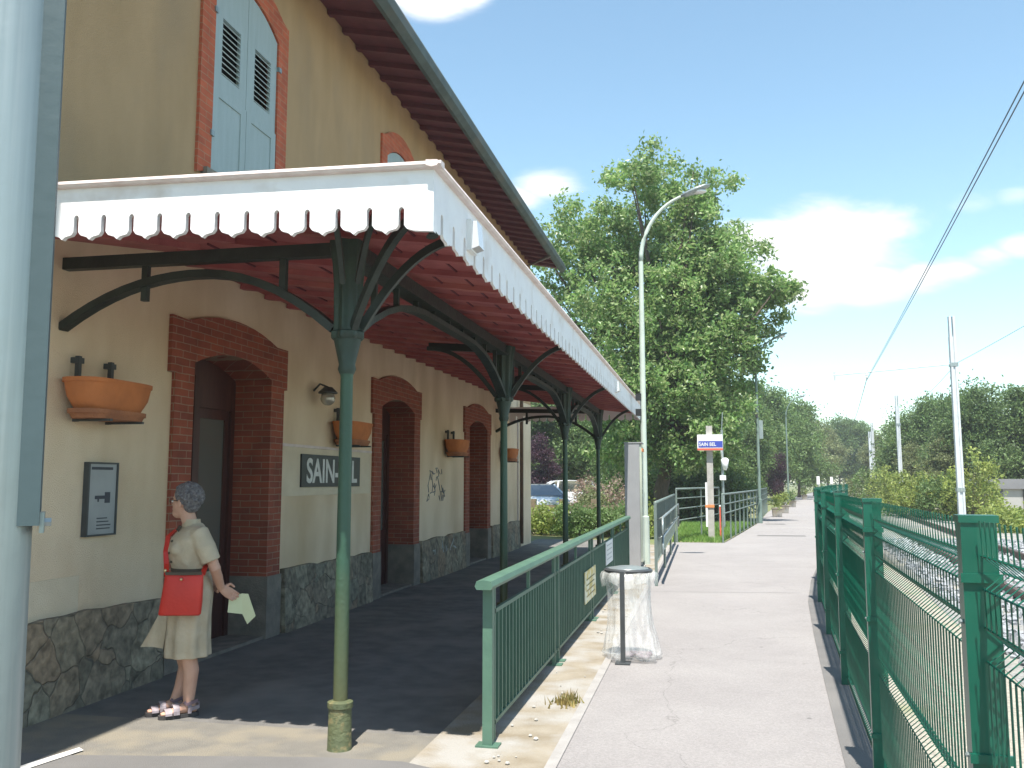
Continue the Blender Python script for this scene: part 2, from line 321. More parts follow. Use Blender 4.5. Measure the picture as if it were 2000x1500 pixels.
M['red_bag'] = mat('red_leather', (.60,.030,.016,1), (.50,.022,.013,1), 5, .5, .15, 40)
M['silver_leather'] = mat('silvery_leather', (.36,.31,.325,1), (.22,.18,.20,1), 14, .45)
M['purple_leather'] = mat('mauve_leather', (.16,.11,.13,1), (.12,.08,.10,1), 12, .6)
M['sole'] = mat('dark_rubber_sole', (.05,.045,.045,1), rough=.8)
M['gold'] = mat('brass_fitting', (.8,.6,.35,1), rough=.3, metal=1)
M['car_white'] = mat('white_car_paint', (.72,.73,.75,1), (.70,.71,.73,1), 1, .25, coat=.6)
M['car_silver'] = mat('silver_blue_car_paint', (.55,.60,.66,1), (.52,.57,.63,1), 1, .25, metal=.2, coat=.6)
M['car_glass'] = glass_mat('car_glass', (.02,.025,.03,1), .05)
M['tyre'] = mat('tyre_rubber', (.02,.02,.02,1), rough=.9)
M['headlamp'] = glass_mat('headlamp_glass', (.6,.6,.62,1), .1)
M['blue'] = mat('blue_sign_face', (.045,.07,.36,1), (.04,.06,.32,1), 4, .4)
M['red_stripe'] = mat('red_sign_stripe', (.65,.12,.07,1), rough=.4)
M['orange'] = mat('orange_tape', (.75,.25,.08,1), rough=.6)
M['white_plain'] = mat('white_panel', (.78,.78,.77,1), (.72,.72,.71,1), 4, .5)
M['grey_wall'] = mat('grey_cladding', (.20,.20,.21,1), (.17,.17,.18,1), 2, .8)
M['grey_wall_light'] = mat('light_grey_cladding', (.36,.355,.34,1), (.31,.305,.29,1), 2, .8)
def bag_mat():
    m, nt, b = nodes('clear_plastic_bag'); L = nt.links
    b.inputs['Base Color'].default_value = (.80,.80,.78,1); b.inputs['Roughness'].default_value = .18
    tc = N(nt, 'ShaderNodeTexCoord'); nz = N(nt, 'ShaderNodeTexNoise'); nz.inputs['Scale'].default_value = 9; nz.inputs['Detail'].default_value = 3
    mp = N(nt, 'ShaderNodeMapping'); mp.inputs['Scale'].default_value = (2.2,2.2,.5); L.new(tc.outputs['Object'], mp.inputs[0]); L.new(mp.outputs[0], nz.inputs['Vector'])
    bp = N(nt, 'ShaderNodeBump'); bp.inputs['Strength'].default_value = .9; bp.inputs['Distance'].default_value = .03
    L.new(nz.outputs['Fac'], bp.inputs['Height']); L.new(bp.outputs['Normal'], b.inputs['Normal'])
    t = N(nt, 'ShaderNodeBsdfTransparent'); ms = N(nt, 'ShaderNodeMixShader')
    mr = N(nt, 'ShaderNodeMapRange'); mr.inputs['From Min'].default_value = .3; mr.inputs['From Max'].default_value = .7; mr.inputs['To Min'].default_value = .12; mr.inputs['To Max'].default_value = .42
    L.new(nz.outputs['Fac'], mr.inputs['Value']); L.new(mr.outputs['Result'], ms.inputs[0])
    L.new(t.outputs[0], ms.inputs[1]); L.new(b.outputs[0], ms.inputs[2]); L.new(ms.outputs[0], nt.nodes['Material Output'].inputs['Surface'])
    return m
M['bag'] = bag_mat()

def text_part(name, body, size, mat_, parent, M4, width):
    cu = bpy.data.curves.new(name, 'FONT'); cu.body = body; cu.size = size; cu.extrude = .002; cu.align_x = 'CENTER'; cu.align_y = 'CENTER'; cu.offset = size*.022
    t = bpy.data.objects.new('tmp', cu); COL.objects.link(t); bpy.context.view_layer.update()
    me = bpy.data.meshes.new_from_object(t.evaluated_get(bpy.context.evaluated_depsgraph_get()))
    bpy.data.objects.remove(t)
    xs = [v.co.x for v in me.vertices]; ys = [v.co.y for v in me.vertices]
    me.transform(Matrix.Translation((-(min(xs)+max(xs))/2, -(min(ys)+max(ys))/2, 0)))
    me.transform(Matrix.Diagonal((width/(max(xs)-min(xs)), size/(max(ys)-min(ys)),1,1))); me.transform(M4)
    me.transform(Matrix.Translation(-Vector(root_of(parent).location)))
    me.materials.clear(); me.materials.append(mat_)
    o = bpy.data.objects.new(name, me); COL.objects.link(o); o.parent = parent
    return o

# ------------------------------------------------------------------ camera, light, sky
F = 1750.; H = 1.58
pitch = math.atan(190/F); yaw = math.atan(375*math.cos(pitch)/F)
cam = bpy.data.cameras.new('camera'); co = bpy.data.objects.new('camera', cam); COL.objects.link(co)
cam.sensor_width = 36; cam.lens = 36*F/2000; cam.clip_end = 3000; cam.clip_start = .05
co.location = (0,0,H); co.rotation_euler = (PI/2+pitch, 0, yaw)
S.camera = co
SUN_D = Vector((-.10, 1.2, -2.88)).normalized()
sl = bpy.data.lights.new('sun', 'SUN'); sl.energy = 4.2; sl.angle = R(.5); sl.color = (1, .95, .87)
so = bpy.data.objects.new('sun', sl); COL.objects.link(so); so.rotation_euler = SUN_D.to_track_quat('-Z', 'Y').to_euler(); so.location = (3,-10,25)
S.view_settings.view_transform = 'Standard'; S.view_settings.look = 'None'; S.view_settings.gamma = 1
S.view_settings.exposure = 1.25

def cdir(px, py):
    """direction in the world, measured once from the photograph, where a cloud stands"""
    a = (px-1000)/F; b = (750-py)/F
    fw = Vector((-math.sin(yaw)*math.cos(pitch), math.cos(yaw)*math.cos(pitch), math.sin(pitch)))
    rt = Vector((math.cos(yaw), math.sin(yaw), 0)); up = rt.cross(fw)
    return (fw+rt*a+up*b).normalized()
W = bpy.data.worlds.new('World'); S.world = W; W.use_nodes = True
nt = W.node_tree; L = nt.links; bg = nt.nodes['Background']
sky = N(nt, 'ShaderNodeTexSky'); sky.sky_type = 'NISHITA'; sky.sun_disc = False
sky.sun_elevation = math.asin(-SUN_D.z); sky.sun_rotation = PI-.083
sky.air_density = 1.0; sky.dust_density = .25; sky.ozone_density = .6
tc = N(nt, 'ShaderNodeTexCoord')
nz = N(nt, 'ShaderNodeTexNoise'); nz.inputs['Scale'].default_value = 5.5; nz.inputs['Detail'].default_value = 9; nz.inputs['Roughness'].default_value = .6; nz.inputs['Distortion'].default_value = .5
mp = N(nt, 'ShaderNodeMapping'); mp.inputs['Scale'].default_value = (1,1,3.2); L.new(tc.outputs['Generated'], mp.inputs[0]); L.new(mp.outputs[0], nz.inputs['Vector'])
acc = None
CLOUDS = [(1600,490,.125,1.0),(1500,470,.07,1.0),(1540,560,.07,.9),(1690,545,.06,.85),(1740,455,.05,.7),(1800,535,.042,.75),(1860,520,.04,.7),(1925,500,.038,.68),(1990,480,.038,.68),(1985,385,.025,.35),(1900,400,.03,.3),(1065,360,.05,.85),(1000,385,.05,.8),(850,-12,.05,1.0),(915,-2,.028,.75),(780,-28,.045,.95)]
for px, py, rad, amp in CLOUDS:
    d = cdir(px, py)
    sb = N(nt, 'ShaderNodeVectorMath', operation='SUBTRACT'); sb.inputs[1].default_value = d; L.new(tc.outputs['Generated'], sb.inputs[0])
    sc = N(nt, 'ShaderNodeVectorMath', operation='MULTIPLY'); sc.inputs[1].default_value = (1,1,2.3); L.new(sb.outputs[0], sc.inputs[0])
    ln = N(nt, 'ShaderNodeVectorMath', operation='LENGTH'); L.new(sc.outputs[0], ln.inputs[0])
    mr = N(nt, 'ShaderNodeMapRange', interpolation_type='SMOOTHSTEP'); mr.inputs['From Max'].default_value = rad*1.35; mr.inputs['To Min'].default_value = amp; mr.inputs['To Max'].default_value = 0
    L.new(ln.outputs['Value'], mr.inputs['Value'])
    if acc is None: acc = mr.outputs['Result']
    else:
        mxn = N(nt, 'ShaderNodeMath', operation='MAXIMUM'); L.new(acc, mxn.inputs[0]); L.new(mr.outputs['Result'], mxn.inputs[1]); acc = mxn.outputs[0]
# cover * (noise) -> soft edged cloud
nr = N(nt, 'ShaderNodeMapRange'); nr.inputs['From Min'].default_value = .25; nr.inputs['From Max'].default_value = .75; nr.inputs['To Min'].default_value = -.55; nr.inputs['To Max'].default_value = .5
L.new(nz.outputs['Fac'], nr.inputs['Value'])
ad = N(nt, 'ShaderNodeMath', operation='ADD'); L.new(acc, ad.inputs[0]); L.new(nr.outputs['Result'], ad.inputs[1])
mk = N(nt, 'ShaderNodeMapRange', interpolation_type='SMOOTHSTEP'); mk.inputs['From Min'].default_value = .05; mk.inputs['From Max'].default_value = .85
L.new(ad.outputs[0], mk.inputs['Value'])
gt = N(nt, 'ShaderNodeMath', operation='MULTIPLY'); g2 = N(nt, 'ShaderNodeMapRange'); g2.inputs['From Max'].default_value = .12
L.new(acc, g2.inputs['Value']); L.new(mk.outputs['Result'], gt.inputs[0]); L.new(g2.outputs['Result'], gt.inputs[1])
SKYG = N(nt, 'ShaderNodeMix', data_type='RGBA', blend_type='MULTIPLY'); SKYG.inputs['Factor'].default_value = 1; SKYG.inputs['B'].default_value = (1.10,1.21,1.08,1)
L.new(sky.outputs[0], SKYG.inputs['A'])
mx = N(nt, 'ShaderNodeMix', data_type='RGBA'); mx.inputs['B'].default_value = (5.6,5.6,5.6,1)
L.new(SKYG.outputs['Result'], mx.inputs['A']); L.new(gt.outputs[0], mx.inputs['Factor']); L.new(mx.outputs['Result'], bg.inputs['Color'])
bg.inputs['Strength'].default_value = .10

# ------------------------------------------------------------------ ground
def sheet(name, poly, z, mat_, zl=None):
    me = bpy.data.meshes.new(name); me.from_pydata([(x, y, z) for x, y in poly], [], [tuple(range(len(poly)))])
    me.materials.append(mat_); o = bpy.data.objects.new(name, me); COL.objects.link(o); o['kind'] = 'structure'
    bm = bmesh.new(); bm.from_mesh(me); bmesh.ops.recalc_face_normals(bm, faces=bm.faces)
    for f in bm.faces:
        if f.normal.z < 0: f.normal_flip()
    bm.to_mesh(me); bm.free()
    return o
sheet('ground', [(-600,-300),(600,-300),(600,900),(-600,900)], -.03, M['soil'])
FENCE = [(.53,-.3),(.60,.25),(.728,2.7),(.885,5.2),(1.062,7.6),(1.25,10.),(1.475,12.6),(1.80,15.2),(2.2,17.8),(2.6,20.4),(3.0,23.),(3.45,25.6),(3.95,28.2),(4.5,30.8)]
LEFT2 = [(.48,24.1),(.73,25.9),(1.25,29.9),(1.96,35.5),(3.2,48.5),(6.3,75),(10.2,104),(16,140)]
def fx(y):
    for (a, b), (c, d) in zip(FENCE, FENCE[1:]):
        if b <= y <= d: return a+(c-a)*(y-b)/(d-b)
    return FENCE[-1][0]
RIGHT = [(x-.16, y) for x, y in FENCE]+[(5.6,37),(6.6,48.5),(9.4,75),(13.2,104),(19,140)]
RIGHT[0] = (.3,-6)
sheet('path', [(-.84,-6),(-.84,22.9),(-.84,24.0),(.40,24.05)]+LEFT2+list(reversed(RIGHT)), 0, M['asphalt_pale'])
sheet('forecourt', [(-7,-6),(-.845,-6),(-.905,4.72),(-1.0,4.74),(-1.7,5.02),(-2.2,5.0),(-3.7,4.72),(-7,4.6)], 0.006, M['forecourt'])
sheet('platform_floor', [(-4.5,5.55),(-1.66,5.55),(-1.66,24.6),(-4.5,24.6)], 0, M['asphalt_dark'])
sheet('concrete_apron', [(-4.5,4.62),(-1.6,4.78),(-1.66,5.55),(-4.5,5.55)], .002, M['concrete_dust'])
sheet('platform_edge', [(-1.66,4.75),(-.90,4.72),(-.90,22.9),(-1.66,22.9)], 0.004, M['concrete_sand'])
sheet('edge_line', [(-.90,4.0),(-.835,4.0),(-.835,22.9),(-.90,22.9)], .008, M['kerb'])
sheet('white_line', [(-3.95,3.6),(-3.84,3.6),(-3.60,4.82),(-3.66,4.86)], .011, M['white_line'])
sheet('fence_strip', [(x-.17, y) for x, y in FENCE]+[(x+.13, y) for x, y in reversed(FENCE)], .004, M['forecourt'])
sheet('trackside', [(x+.13, y) for x, y in FENCE]+[(10,45),(14.5,75),(30,140),(60,140),(30,-6),(1,-6)], -.012, M['gravel'])
sheet('track_bed', [(1.55+.107*y, y) for y in (-6, 0, 10, 20, 40, 60)]+[(13,100),(20,140),(24,140),(17.5,100)]+[(6.6+.107*y, y) for y in (60, 40, 20, 10, 0, -6)], -.006, M['ballast_base'])
sheet('lawn', [(-.84,24.0),(.46,24.1),(.70,25.9),(1.2,29.9),(1.9,35.5),(-.9,35.5)], .002, M['soil'])
sheet('parking', [(-40,38),(-3.2,38),(-3.2,62),(-40,62)], -.02, M['asphalt_pale'])
sheet('path_joint', [(-.835,13.25),(1.32,13.55),(1.32,13.562),(-.835,13.262)], .004, M['forecourt'])
sheet('dark_strip', [(1.5,27.3),(2.85,27.3),(2.85,27.75),(1.5,27.75)], .004, M['forecourt'])  # darker grey strip across the far path
sheet('dark_patch', [(2.2,34.6),(2.9,34.6),(2.9,35.2),(2.2,35.2)], .004, M['forecourt'])  # small darker grey rectangle farther along the path
# small loose patches on the kerb edge
mb = MB()
for k in range(42):
    y = 4.9+14*random.random()**2; x = random.uniform(-1.25,-.92); r = random.uniform(.006,.018)
    mb.ell((x, y, .008+r*.3), (r, r*1.2, r*.6), 5, 4)
tag(mb.build('grit', M['concrete'], loc=(-1,8,0)), kind='stuff')

def blades(name, mat_, pts, h, w, loc=(0,0,0), kind='stuff'):
    v = []; f = []
    for x, y, z in pts:
        a = random.uniform(0, 2*PI); hh = h*random.uniform(.5,1.3); lx, ly = random.gauss(0,.35)*hh, random.gauss(0,.35)*hh
        dx, dy = w*math.cos(a), w*math.sin(a); n = len(v)
        v += [(x-dx,y-dy,z),(x+dx,y+dy,z),(x+lx,y+ly,z+hh)]; f.append((n,n+1,n+2))
    m = MB(); m.v = v; m.f = f
    return m.build(name, mat_, loc=loc)
pts = []
while len(pts) < 9000:
    x, y = random.uniform(-.85,1.9), random.uniform(24.02,35)
    if x < .48+(y-24.1)*.125-.05: pts.append((x,y,0))
tag(blades('grass', M['grass'], pts, .11, .012, (0,28,0)), 'short bright grass on the lawn', kind='stuff')
# ballast stones
mb = MB()
for k in range(7500):
    y = 2.5+24*random.random()**1.6; x = random.uniform(1.7+.107*y, 6.2+.107*y)
    r = random.uniform(.022,.045); M3 = Matrix.Rotation(random.uniform(0,6),3,'Z') @ Matrix.Rotation(random.uniform(0,6),3,'X')
    c = Vector((x, y, random.uniform(-.005,.03)))
    q = [Vector((sx*r*random.uniform(.6,1.2), sy*r*random.uniform(.6,1.2), sz*r*random.uniform(.6,1.1))) for sx in (-1,1) for sy in (-1,1) for sz in (-1,1)]
    mb.add([M3@p+c for p in q], [(0,1,3,2),(4,6,7,5),(0,4,5,1),(2,3,7,6),(0,2,6,4),(1,5,7,3)])
tag(mb.build('track_ballast', M['ballast'], loc=(4,10,0)), 'grey ballast stones around the rails', kind='stuff')
for off, nm in ((-.72,'near'),(.72,'far')):
    mb = MB(); pr = [(-.07,0),(.07,0),(.02,.02),(.012,.11),(.035,.12),(.035,.15),(-.035,.15),(-.035,.12),(-.012,.11),(-.02,.02)]
    rings = []
    for y in (-6,0,10,20,40,60,100,140):
        cx = 3.35+.107*y+off if y <= 60 else 3.35+.107*60+off+(y-60)*.14
        rings.append([(cx+u, y, v) for u, v in pr])
    mb.loft(rings)
    tag(mb.build('track_rail', M['rail_steel'], loc=(3.35+off,0,0)), 'rusty steel rail of the track, the one %s the fence' % ('nearer' if nm == 'near' else 'farther from'), 'rail', 'rails of the railway track')

# ------------------------------------------------------------------ station building
WX = -4.4                                   # wall plane
B = thing('station_building', 'ochre rendered station building with brick framed doors and maroon eaves', 'building', (-4.4,12,0))
DOORS = [6.75, 11.48, 16.28]                # outer left edge of each brick surround
WINS = [7.0, 11.66, 16.4]
DW, JW = 2.1, .33                           # surround width, jamb width
def arc(y0, y1, z, rise, n=10):
    """segmental arch from (y0,z) to (y1,z)"""
    out = []
    for i in range(n+1):
        t = i/n; out.append((y0+(y1-y0)*t, z+rise*(1-(2*t-1)**2)))
    return out
# front wall: a plate with door and window holes
bm = bmesh.new()
def loop(pts):
    vs = [bm.verts.new((WX, y, z)) for y, z in pts]
    return [bm.edges.new((vs[i], vs[(i+1) % len(vs)])) for i in range(len(vs))]
def wall_plate(edges):
    bmesh.ops.triangle_fill(bm, edges=edges, use_beauty=True, use_dissolve=False)
    me = bpy.data.meshes.new('tmp'); bm.normal_update(); bm.to_mesh(me); bm.free()
    mb = MB(); mb.v = [tuple(v.co) for v in me.vertices]; mb.f = [tuple(p.vertices) for p in me.polygons]; bpy.data.meshes.remove(me); return mb
edges = loop([(2.0,0),(23.,0),(23.,3.55),(2.0,3.55)])
for d in DOORS:
    edges += loop([(d+.1,.02)]+[(d+DW-.1,.02)]+list(reversed(arc(d+.1,d+DW-.1,2.85,.1))))
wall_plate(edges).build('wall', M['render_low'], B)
bm = bmesh.new(); edges = loop([(2.0,3.55),(23.,3.55),(23.,7.4),(2.0,7.4)])
for w in WINS:
    edges += loop([(w+.1,4.42),(w+1.6,4.42)]+list(reversed(arc(w+.1,w+1.6,6.4,.15))))
mb = wall_plate(edges)
mb.add([(WX,2,0),(-13,2,0),(-13,2,7.4),(-8.7,2,9.5),(WX,2,7.4)], [(0,1,2,3,4)])
mb.add([(WX,23,0),(-13,23,0),(-13,23,7.4),(-8.7,23,9.5),(WX,23,7.4)], [(0,1,2,3,4)])
mb.add([(-13,2,0),(-13,23,0),(-13,23,7.4),(-13,2,7.4)], [(0,1,2,3)])
mb.build('wall', M['render'], B)
# pale re-rendered patches
mb = MB(); mb.box(WX,WX+.008,8.86,11.45,1.42,1.96); mb.box(WX,WX+.008,4.4,5.74,.64,.91)
build_each(mb, 'render_patch', M['render_patch'], B)
mb = MB(); mb.box(WX,WX+.022,8.80,11.47,1.955,1.985); mb.box(WX, WX+.02, 21.25,21.32,.0,3.1)
build_each(mb, 'conduit', M['pinkish'], B)
# plinth, interrupted by the doors
mb = MB(); ys = [2.0]
for d in DOORS: ys += [d-.04, d+DW+.04]
ys.append(21.3)
for a, b in zip(ys[::2], ys[1::2]):
    n = max(2, int((b-a)/.22)); top = [(a+(b-a)*i/n, .645+random.uniform(-.018,.018)) for i in range(n+1)]
    mb.prism([(a,0),(b,0)]+list(reversed(top)), lambda u, v, t: (WX+t+.03*(v < .1), u, v), 0, .055)
build_each(mb, 'plinth', M['stone'], B)
for i, d in enumerate(DOORS):
    yi0, yi1 = d+JW, d+DW-JW; zs = 2.62; ze = 2.76
    # brick surround: jambs, arch and ears
    inner = [(yi0,.62)]+arc(yi0,yi1,zs,.15,12)+[(yi1,.62)]
    outer = [(d+.04,.62)]+[(d+.04,2.5),(d-.03,2.5),(d-.03,2.99),(d+.22,2.98)]+arc(d+.22,d+DW-.22,2.98,.13,10)+[(d+DW+.03,2.98),(d+DW+.03,2.55),(d+DW-.04,2.55),(d+DW-.04,.62)]
    poly = outer+list(reversed(inner))
    mb = MB(); mb.prism(poly, lambda u, v, t: (WX+t, u, v), -.40, .035)
    mb.build('door_surround', M['brick'], B)
    # dressed stone bases of the jambs
    mb = MB()
    mb.box(WX-.40,WX+.05,d+.02,yi0+.003,0,.62); mb.box(WX-.40,WX+.05,yi1-.003,d+DW-.02,0,.62); mb.box(WX-.4,WX+.02,yi0,yi1,0,.03)
    build_each(mb, 'door_base', M['stone_grey'], B)
    # door: frame, two leaves with glazed upper half, transom
    dm = MB(); X0 = WX-.40
    ym = (yi0+yi1)/2
    for a, b in ((yi0,yi0+.07),(yi1-.07,yi1),(ym-.045,ym+.045)): dm.box(X0-.06,X0+.03,a,b,.03,2.6)
    dm.prism([(yi0+.0,2.3),(yi1,2.3)]+list(reversed(arc(yi0,yi1,2.62,.16,8))), lambda u, v, t: (X0+t, u, v), -.06,.025)
    for a, b in ((yi0+.07,ym-.045),(ym+.045,yi1-.07)):
        dm.box(X0-.045,X0+.0,a,b,.03,.85)
        dm.box(X0-.02,X0+.012,a+.09,b-.09,.16,.72)
        dm.box(X0-.045,X0,a,a+.07,.85,2.3); dm.box(X0-.045,X0,b-.07,b,.85,2.3); dm.box(X0-.045,X0,a+.07,b-.07,2.2,2.3)
    D = dm.build('door', M['door'], B)
    for a, b in ((yi0+.14,ym-.115),(ym+.115,yi1-.14)):
        MB().box(X0-.03,X0-.018,a,b,.85,2.2).build('door_pane', M['glass'], D)
    MB().box(X0+.005,X0+.05,ym+.07,ym+.09,1.0,1.16).build('door_handle', M['galv'], D)
    if i == 0:
        q = MB().box(X0-.014,X0-.010,yi0+.28,yi0+.52,1.22,1.42); q.box(X0-.014,X0-.010,yi0+.2,yi0+.56,1.46,1.52); q.build('door_notice', M['paper'], D)
    MB().box(X0-1.2,X0-1.15,yi0-.5,yi1+.5,0,3).build('dark_interior', M['louvre_dark'], B)
    del inner, outer
for w in WINS:
    y0, y1 = w+.22, w+1.48
    inner = [(y0,4.42)]+arc(y0,y1,6.27,.22,10)+[(y1,4.42)]
    outer = [(w,4.34)]+[(w,6.52)]+arc(w+.12,w+1.58,6.55,.22,10)+[(w+1.70,6.52),(w+1.70,4.34)]
    poly = outer+list(reversed(inner))
    MB().prism(poly, lambda u, v, t: (WX+t, u, v), -.12, .03).build('window_surround', M['brick_bright'], B)
    MB().box(WX-.1,WX+.07,w+.1,w+1.6,4.32,4.415).build('window_sill', M['stone_grey'], B)
    MB().box(WX-.3,WX-.25,y0-.1,y1+.1,4.3,6.6).build('window_back', M['louvre_dark'], B)
    ym = (y0+y1)/2
    for k, (a, b) in enumerate(((y0+.008,ym-.004),(ym+.004,y1-.008))):
        za = lambda y: 6.27+.22*(1-(2*(y-y0)/(y1-y0)-1)**2)-.012
        # shutter leaf with a louvred opening high up
        X0 = WX-.03; fn = lambda u, v, t: (X0+t, u, v)
        la, lb, l0, l1 = a+.15, b-.13, 5.42, 5.98
        s = MB()
        nn = 6; top = [(a+(b-a)*j/nn, za(a+(b-a)*j/nn)) for j in range(nn+1)]
        s.prism([(a,4.44),(b,4.44),(b,l0),(a,l0)], fn, 0, .04)
        s.prism([(a,l0),(la,l0),(la,l1),(a,l1)], fn, 0, .04); s.prism([(lb,l0),(b,l0),(b,l1),(lb,l1)], fn, 0, .04)
        s.prism([(a,l1),(b,l1)]+list(reversed(top)), fn, 0, .04)
        # raised rails of the panel
        for (ya, yb, z0, z1) in ((a,a+.10,4.44,5.25),(b-.10,b,4.44,5.25),(a+.10,b-.10,5.17,5.25),(a+.10,b-.10,4.44,4.52)): s.box(X0+.04,X0+.052,ya,yb,z0,z1)
        SH = s.build('shutter', M['shutter'], B)
        s = MB(); nl = 10; st = (l1-l0)/nl
        for j in range(nl):
            z = l0+st*(j+.5); s.obox((X0+.02,(la+lb)/2,z), (.018,0,-.016), (0,(lb-la)/2,0), (.002,0,.004))
        s.build('louvre', M['shutter'], SH)
        s = MB(); yh = a-.02 if k == 0 else b+.02
        for z in (4.75,5.95): s.box(X0+.03,X0+.075,yh-.02,yh+.035,z,z+.05)
        build_each(s, 'hinge', M['galv'], SH)
# roof with deep eaves
Y0, Y1 = 1.3, 23.15; EX = -3.62
fn = lambda u, v, t: (u, t, v)
mb = MB(); mb.prism([(EX,7.20),(-8.7,10.1),(-13.8,7.20),(-13.8,7.32),(-8.7,10.25),(EX,7.34)], fn, Y0, Y1)
RF = mb.build('roof', M['roof'], B)
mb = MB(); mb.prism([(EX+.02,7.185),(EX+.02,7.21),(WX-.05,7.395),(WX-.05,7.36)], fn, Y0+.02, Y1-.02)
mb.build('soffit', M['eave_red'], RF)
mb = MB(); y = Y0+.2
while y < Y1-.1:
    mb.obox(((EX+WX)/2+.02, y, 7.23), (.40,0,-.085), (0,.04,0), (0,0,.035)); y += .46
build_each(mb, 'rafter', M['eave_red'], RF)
mb = MB(); mb.prism([(EX,7.10),(EX+.05,7.10),(EX+.13,7.16),(EX+.15,7.26),(EX+.10,7.36),(EX,7.36)], fn, Y0-.02, Y1+.02)
mb.build('gutter', M['eave_metal'], RF)
mb = MB(); mb.tube([(EX+.05,21.3,7.1),(WX+.1,21.3,6.8),(WX+.1,21.3,.1)], .045, 10)
mb.build('downpipe', mat('brown_downpipe', (.17,.11,.075,1), (.12,.08,.06,1), 6, .6), B, smooth=True)
# graffiti: thin scribbles of paint on the wall and plinth
mb = MB()
for k in range(13):
    y = random.uniform(14.05,15.0); z = random.uniform(1.3,1.75); p = [(WX+.004,y,z)]
    for j in range(4):
        y += random.uniform(-.12,.14); z += random.uniform(-.16,.16); p.append((WX+.004, min(max(y,13.95),15.1), min(max(z,1.25),1.8)))
    mb.tube(p, 0, rect=(.004,.007))
mb.build('graffiti', mat('blue_grey_spray_paint', (.16,.17,.19,1), rough=.7), B)
mb = MB()
for k in range(12):
    y = random.uniform(13.75,15.6); z = random.uniform(.3,.5); p = [(WX+.062,y,z)]
    for j in range(3):
        y += random.uniform(-.1,.16); z += random.uniform(-.14,.14); p.append((WX+.062, y, min(max(z,.2),.58)))
    mb.tube(p, 0, rect=(.005,.012))
mb.build('graffiti', mat('pale_spray_paint', (.42,.45,.44,1), rough=.7), B)

# ------------------------------------------------------------------ canopy
C = thing('station_canopy', 'white scalloped platform canopy with maroon boarding on green iron columns', 'canopy', (-2.15,12,0))
CX, CY0, CY1 = -1.36, 4.40, 20.35
COLS = [5.18, 9.66, 14.14, 18.72]
def fascia(u0, u1, step, first, zb, zt, fnm, name, slotw=.031, sloth=.135, scall=.020, thick=.03):
    """board with a scalloped lower edge and round topped slots; zb,zt functions of u"""
    pts = [(u0, zb(u0))]
    u = first
    while u < u1-.03:
        def bot(x):
            t = abs((x-u)/(step/2)); return zb(x)+scall*(1-min(1,t)**1.5)
        a = max(u-step/2, u0)
        for t in (0,.25,.5,.75): 
            x = a+(u-slotw/2-a)*t
            pts.append((x+.0005, bot(x)-(.010 if t == 0 else 0)))
        hs = slotw/2; top = zb(u)+sloth
        pts += [(u-hs-.012, bot(u)), (u-hs, bot(u)+.016), (u-hs, top-hs), (u-hs*.6, top-hs*.25), (u, top), (u+hs*.6, top-hs*.25), (u+hs, top-hs), (u+hs, bot(u)+.016), (u+hs+.012, bot(u))]
        b = min(u+step/2, u1)
        for t in (.25,.5,.75):
            x = u+slotw/2+(b-u-slotw/2)*t; pts.append((x, bot(x)))
        u += step
    pts += [(u1, zb(u1)), (u1, zt(u1)), (u0, zt(u0))]
    ok = [pts[0]]
    for p in pts[1:]:
        if abs(p[0]-ok[-1][0])+abs(p[1]-ok[-1][1]) > 1e-4: ok.append(p)
    mb = MB(); mb.prism(ok, fnm, 0, thick)
    return mb.build(name, M['white'], C)
zbF = lambda x: 2.885+(CX-x)*.040; ztF = lambda x: 3.225+(CX-x)*.020
fascia(-4.39, CX, .179, -4.39+.168, zbF, ztF, lambda u, v, t: (u, CY0+t, v), 'fascia')
zbS = lambda y: 2.885+.004*(y-CY0); ztS = lambda y: 3.225+.004*(y-CY0)
fascia(CY0+.031, CY1-.031, .236, CY0+.16, zbS, ztS, lambda u, v, t: (CX-.018+t, u, v), 'fascia', slotw=.046, thick=.018, scall=.011)
fascia(-4.39, CX, .179, -4.39+.168, lambda x: zbS(CY1), lambda x: ztS(CY1), lambda u, v, t: (u, CY1-.03+t, v), 'fascia')
# moulding along the top and a sloping coping strip
mb = MB()
fn = lambda u, v, t: (CX-.01+u, t, v)
def mould(prof, y): return prof
pr = [(.001,-.006),(.030,-.002),(.040,.012),(.034,.030),(-.03,.034),(-.03,.004)]
mb.loft([[(CX+u, y, ztS(y)+v) for u, v in pr] for y in (CY0-.05, CY1+.05)])
mb.loft([[(x, CY0-u, (ztF(x) if x < CX else ztF(CX))+v) for u, v in pr] for x in (-4.39, CX+.05)])
mb.build('fascia_coping', M['pinkish'], C)
# soffit: main slope down from the wall, hipped at the front end
mb = MB(); zo, zw = 3.10, 3.50; hy = 6.6
T = .05
for dz in (0,):
    A = (CX-.03,CY0+.03,zo); Bp = (CX-.03,CY1-.03,zo); Cc = (WX+.002,CY1-.03,zw-.02); D_ = (WX+.002,hy,zw); E_ = (WX+.002,CY0+.03,zo)
    mb.add([A,Bp,Cc,D_,E_]+[(p[0],p[1],p[2]+T) for p in (A,Bp,Cc,D_,E_)], [(0,1,2,3),(0,3,4),(8,7,6,5),(9,8,5),(0,5,6,1),(1,6,7,2),(2,7,8,3),(3,8,9,4),(4,9,5,0)])
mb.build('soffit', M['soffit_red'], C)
MB().add([(CX,CY0,3.2),(CX,CY1,3.2),(WX+.003,CY1,3.6),(WX+.003,hy,3.57),(WX+.003,CY0,3.19)], [(0,1,2,3),(0,3,4)]).build('roof_sheet', M['eave_metal'], C)
def sz(x, y):
    main = zo+(zw-zo)*(CX-x)/(CX-WX); hip = zo+(zw-zo)*(y-CY0)/(hy-CY0)
    return min(main, hip)
mb = MB(); y = CY0+.5
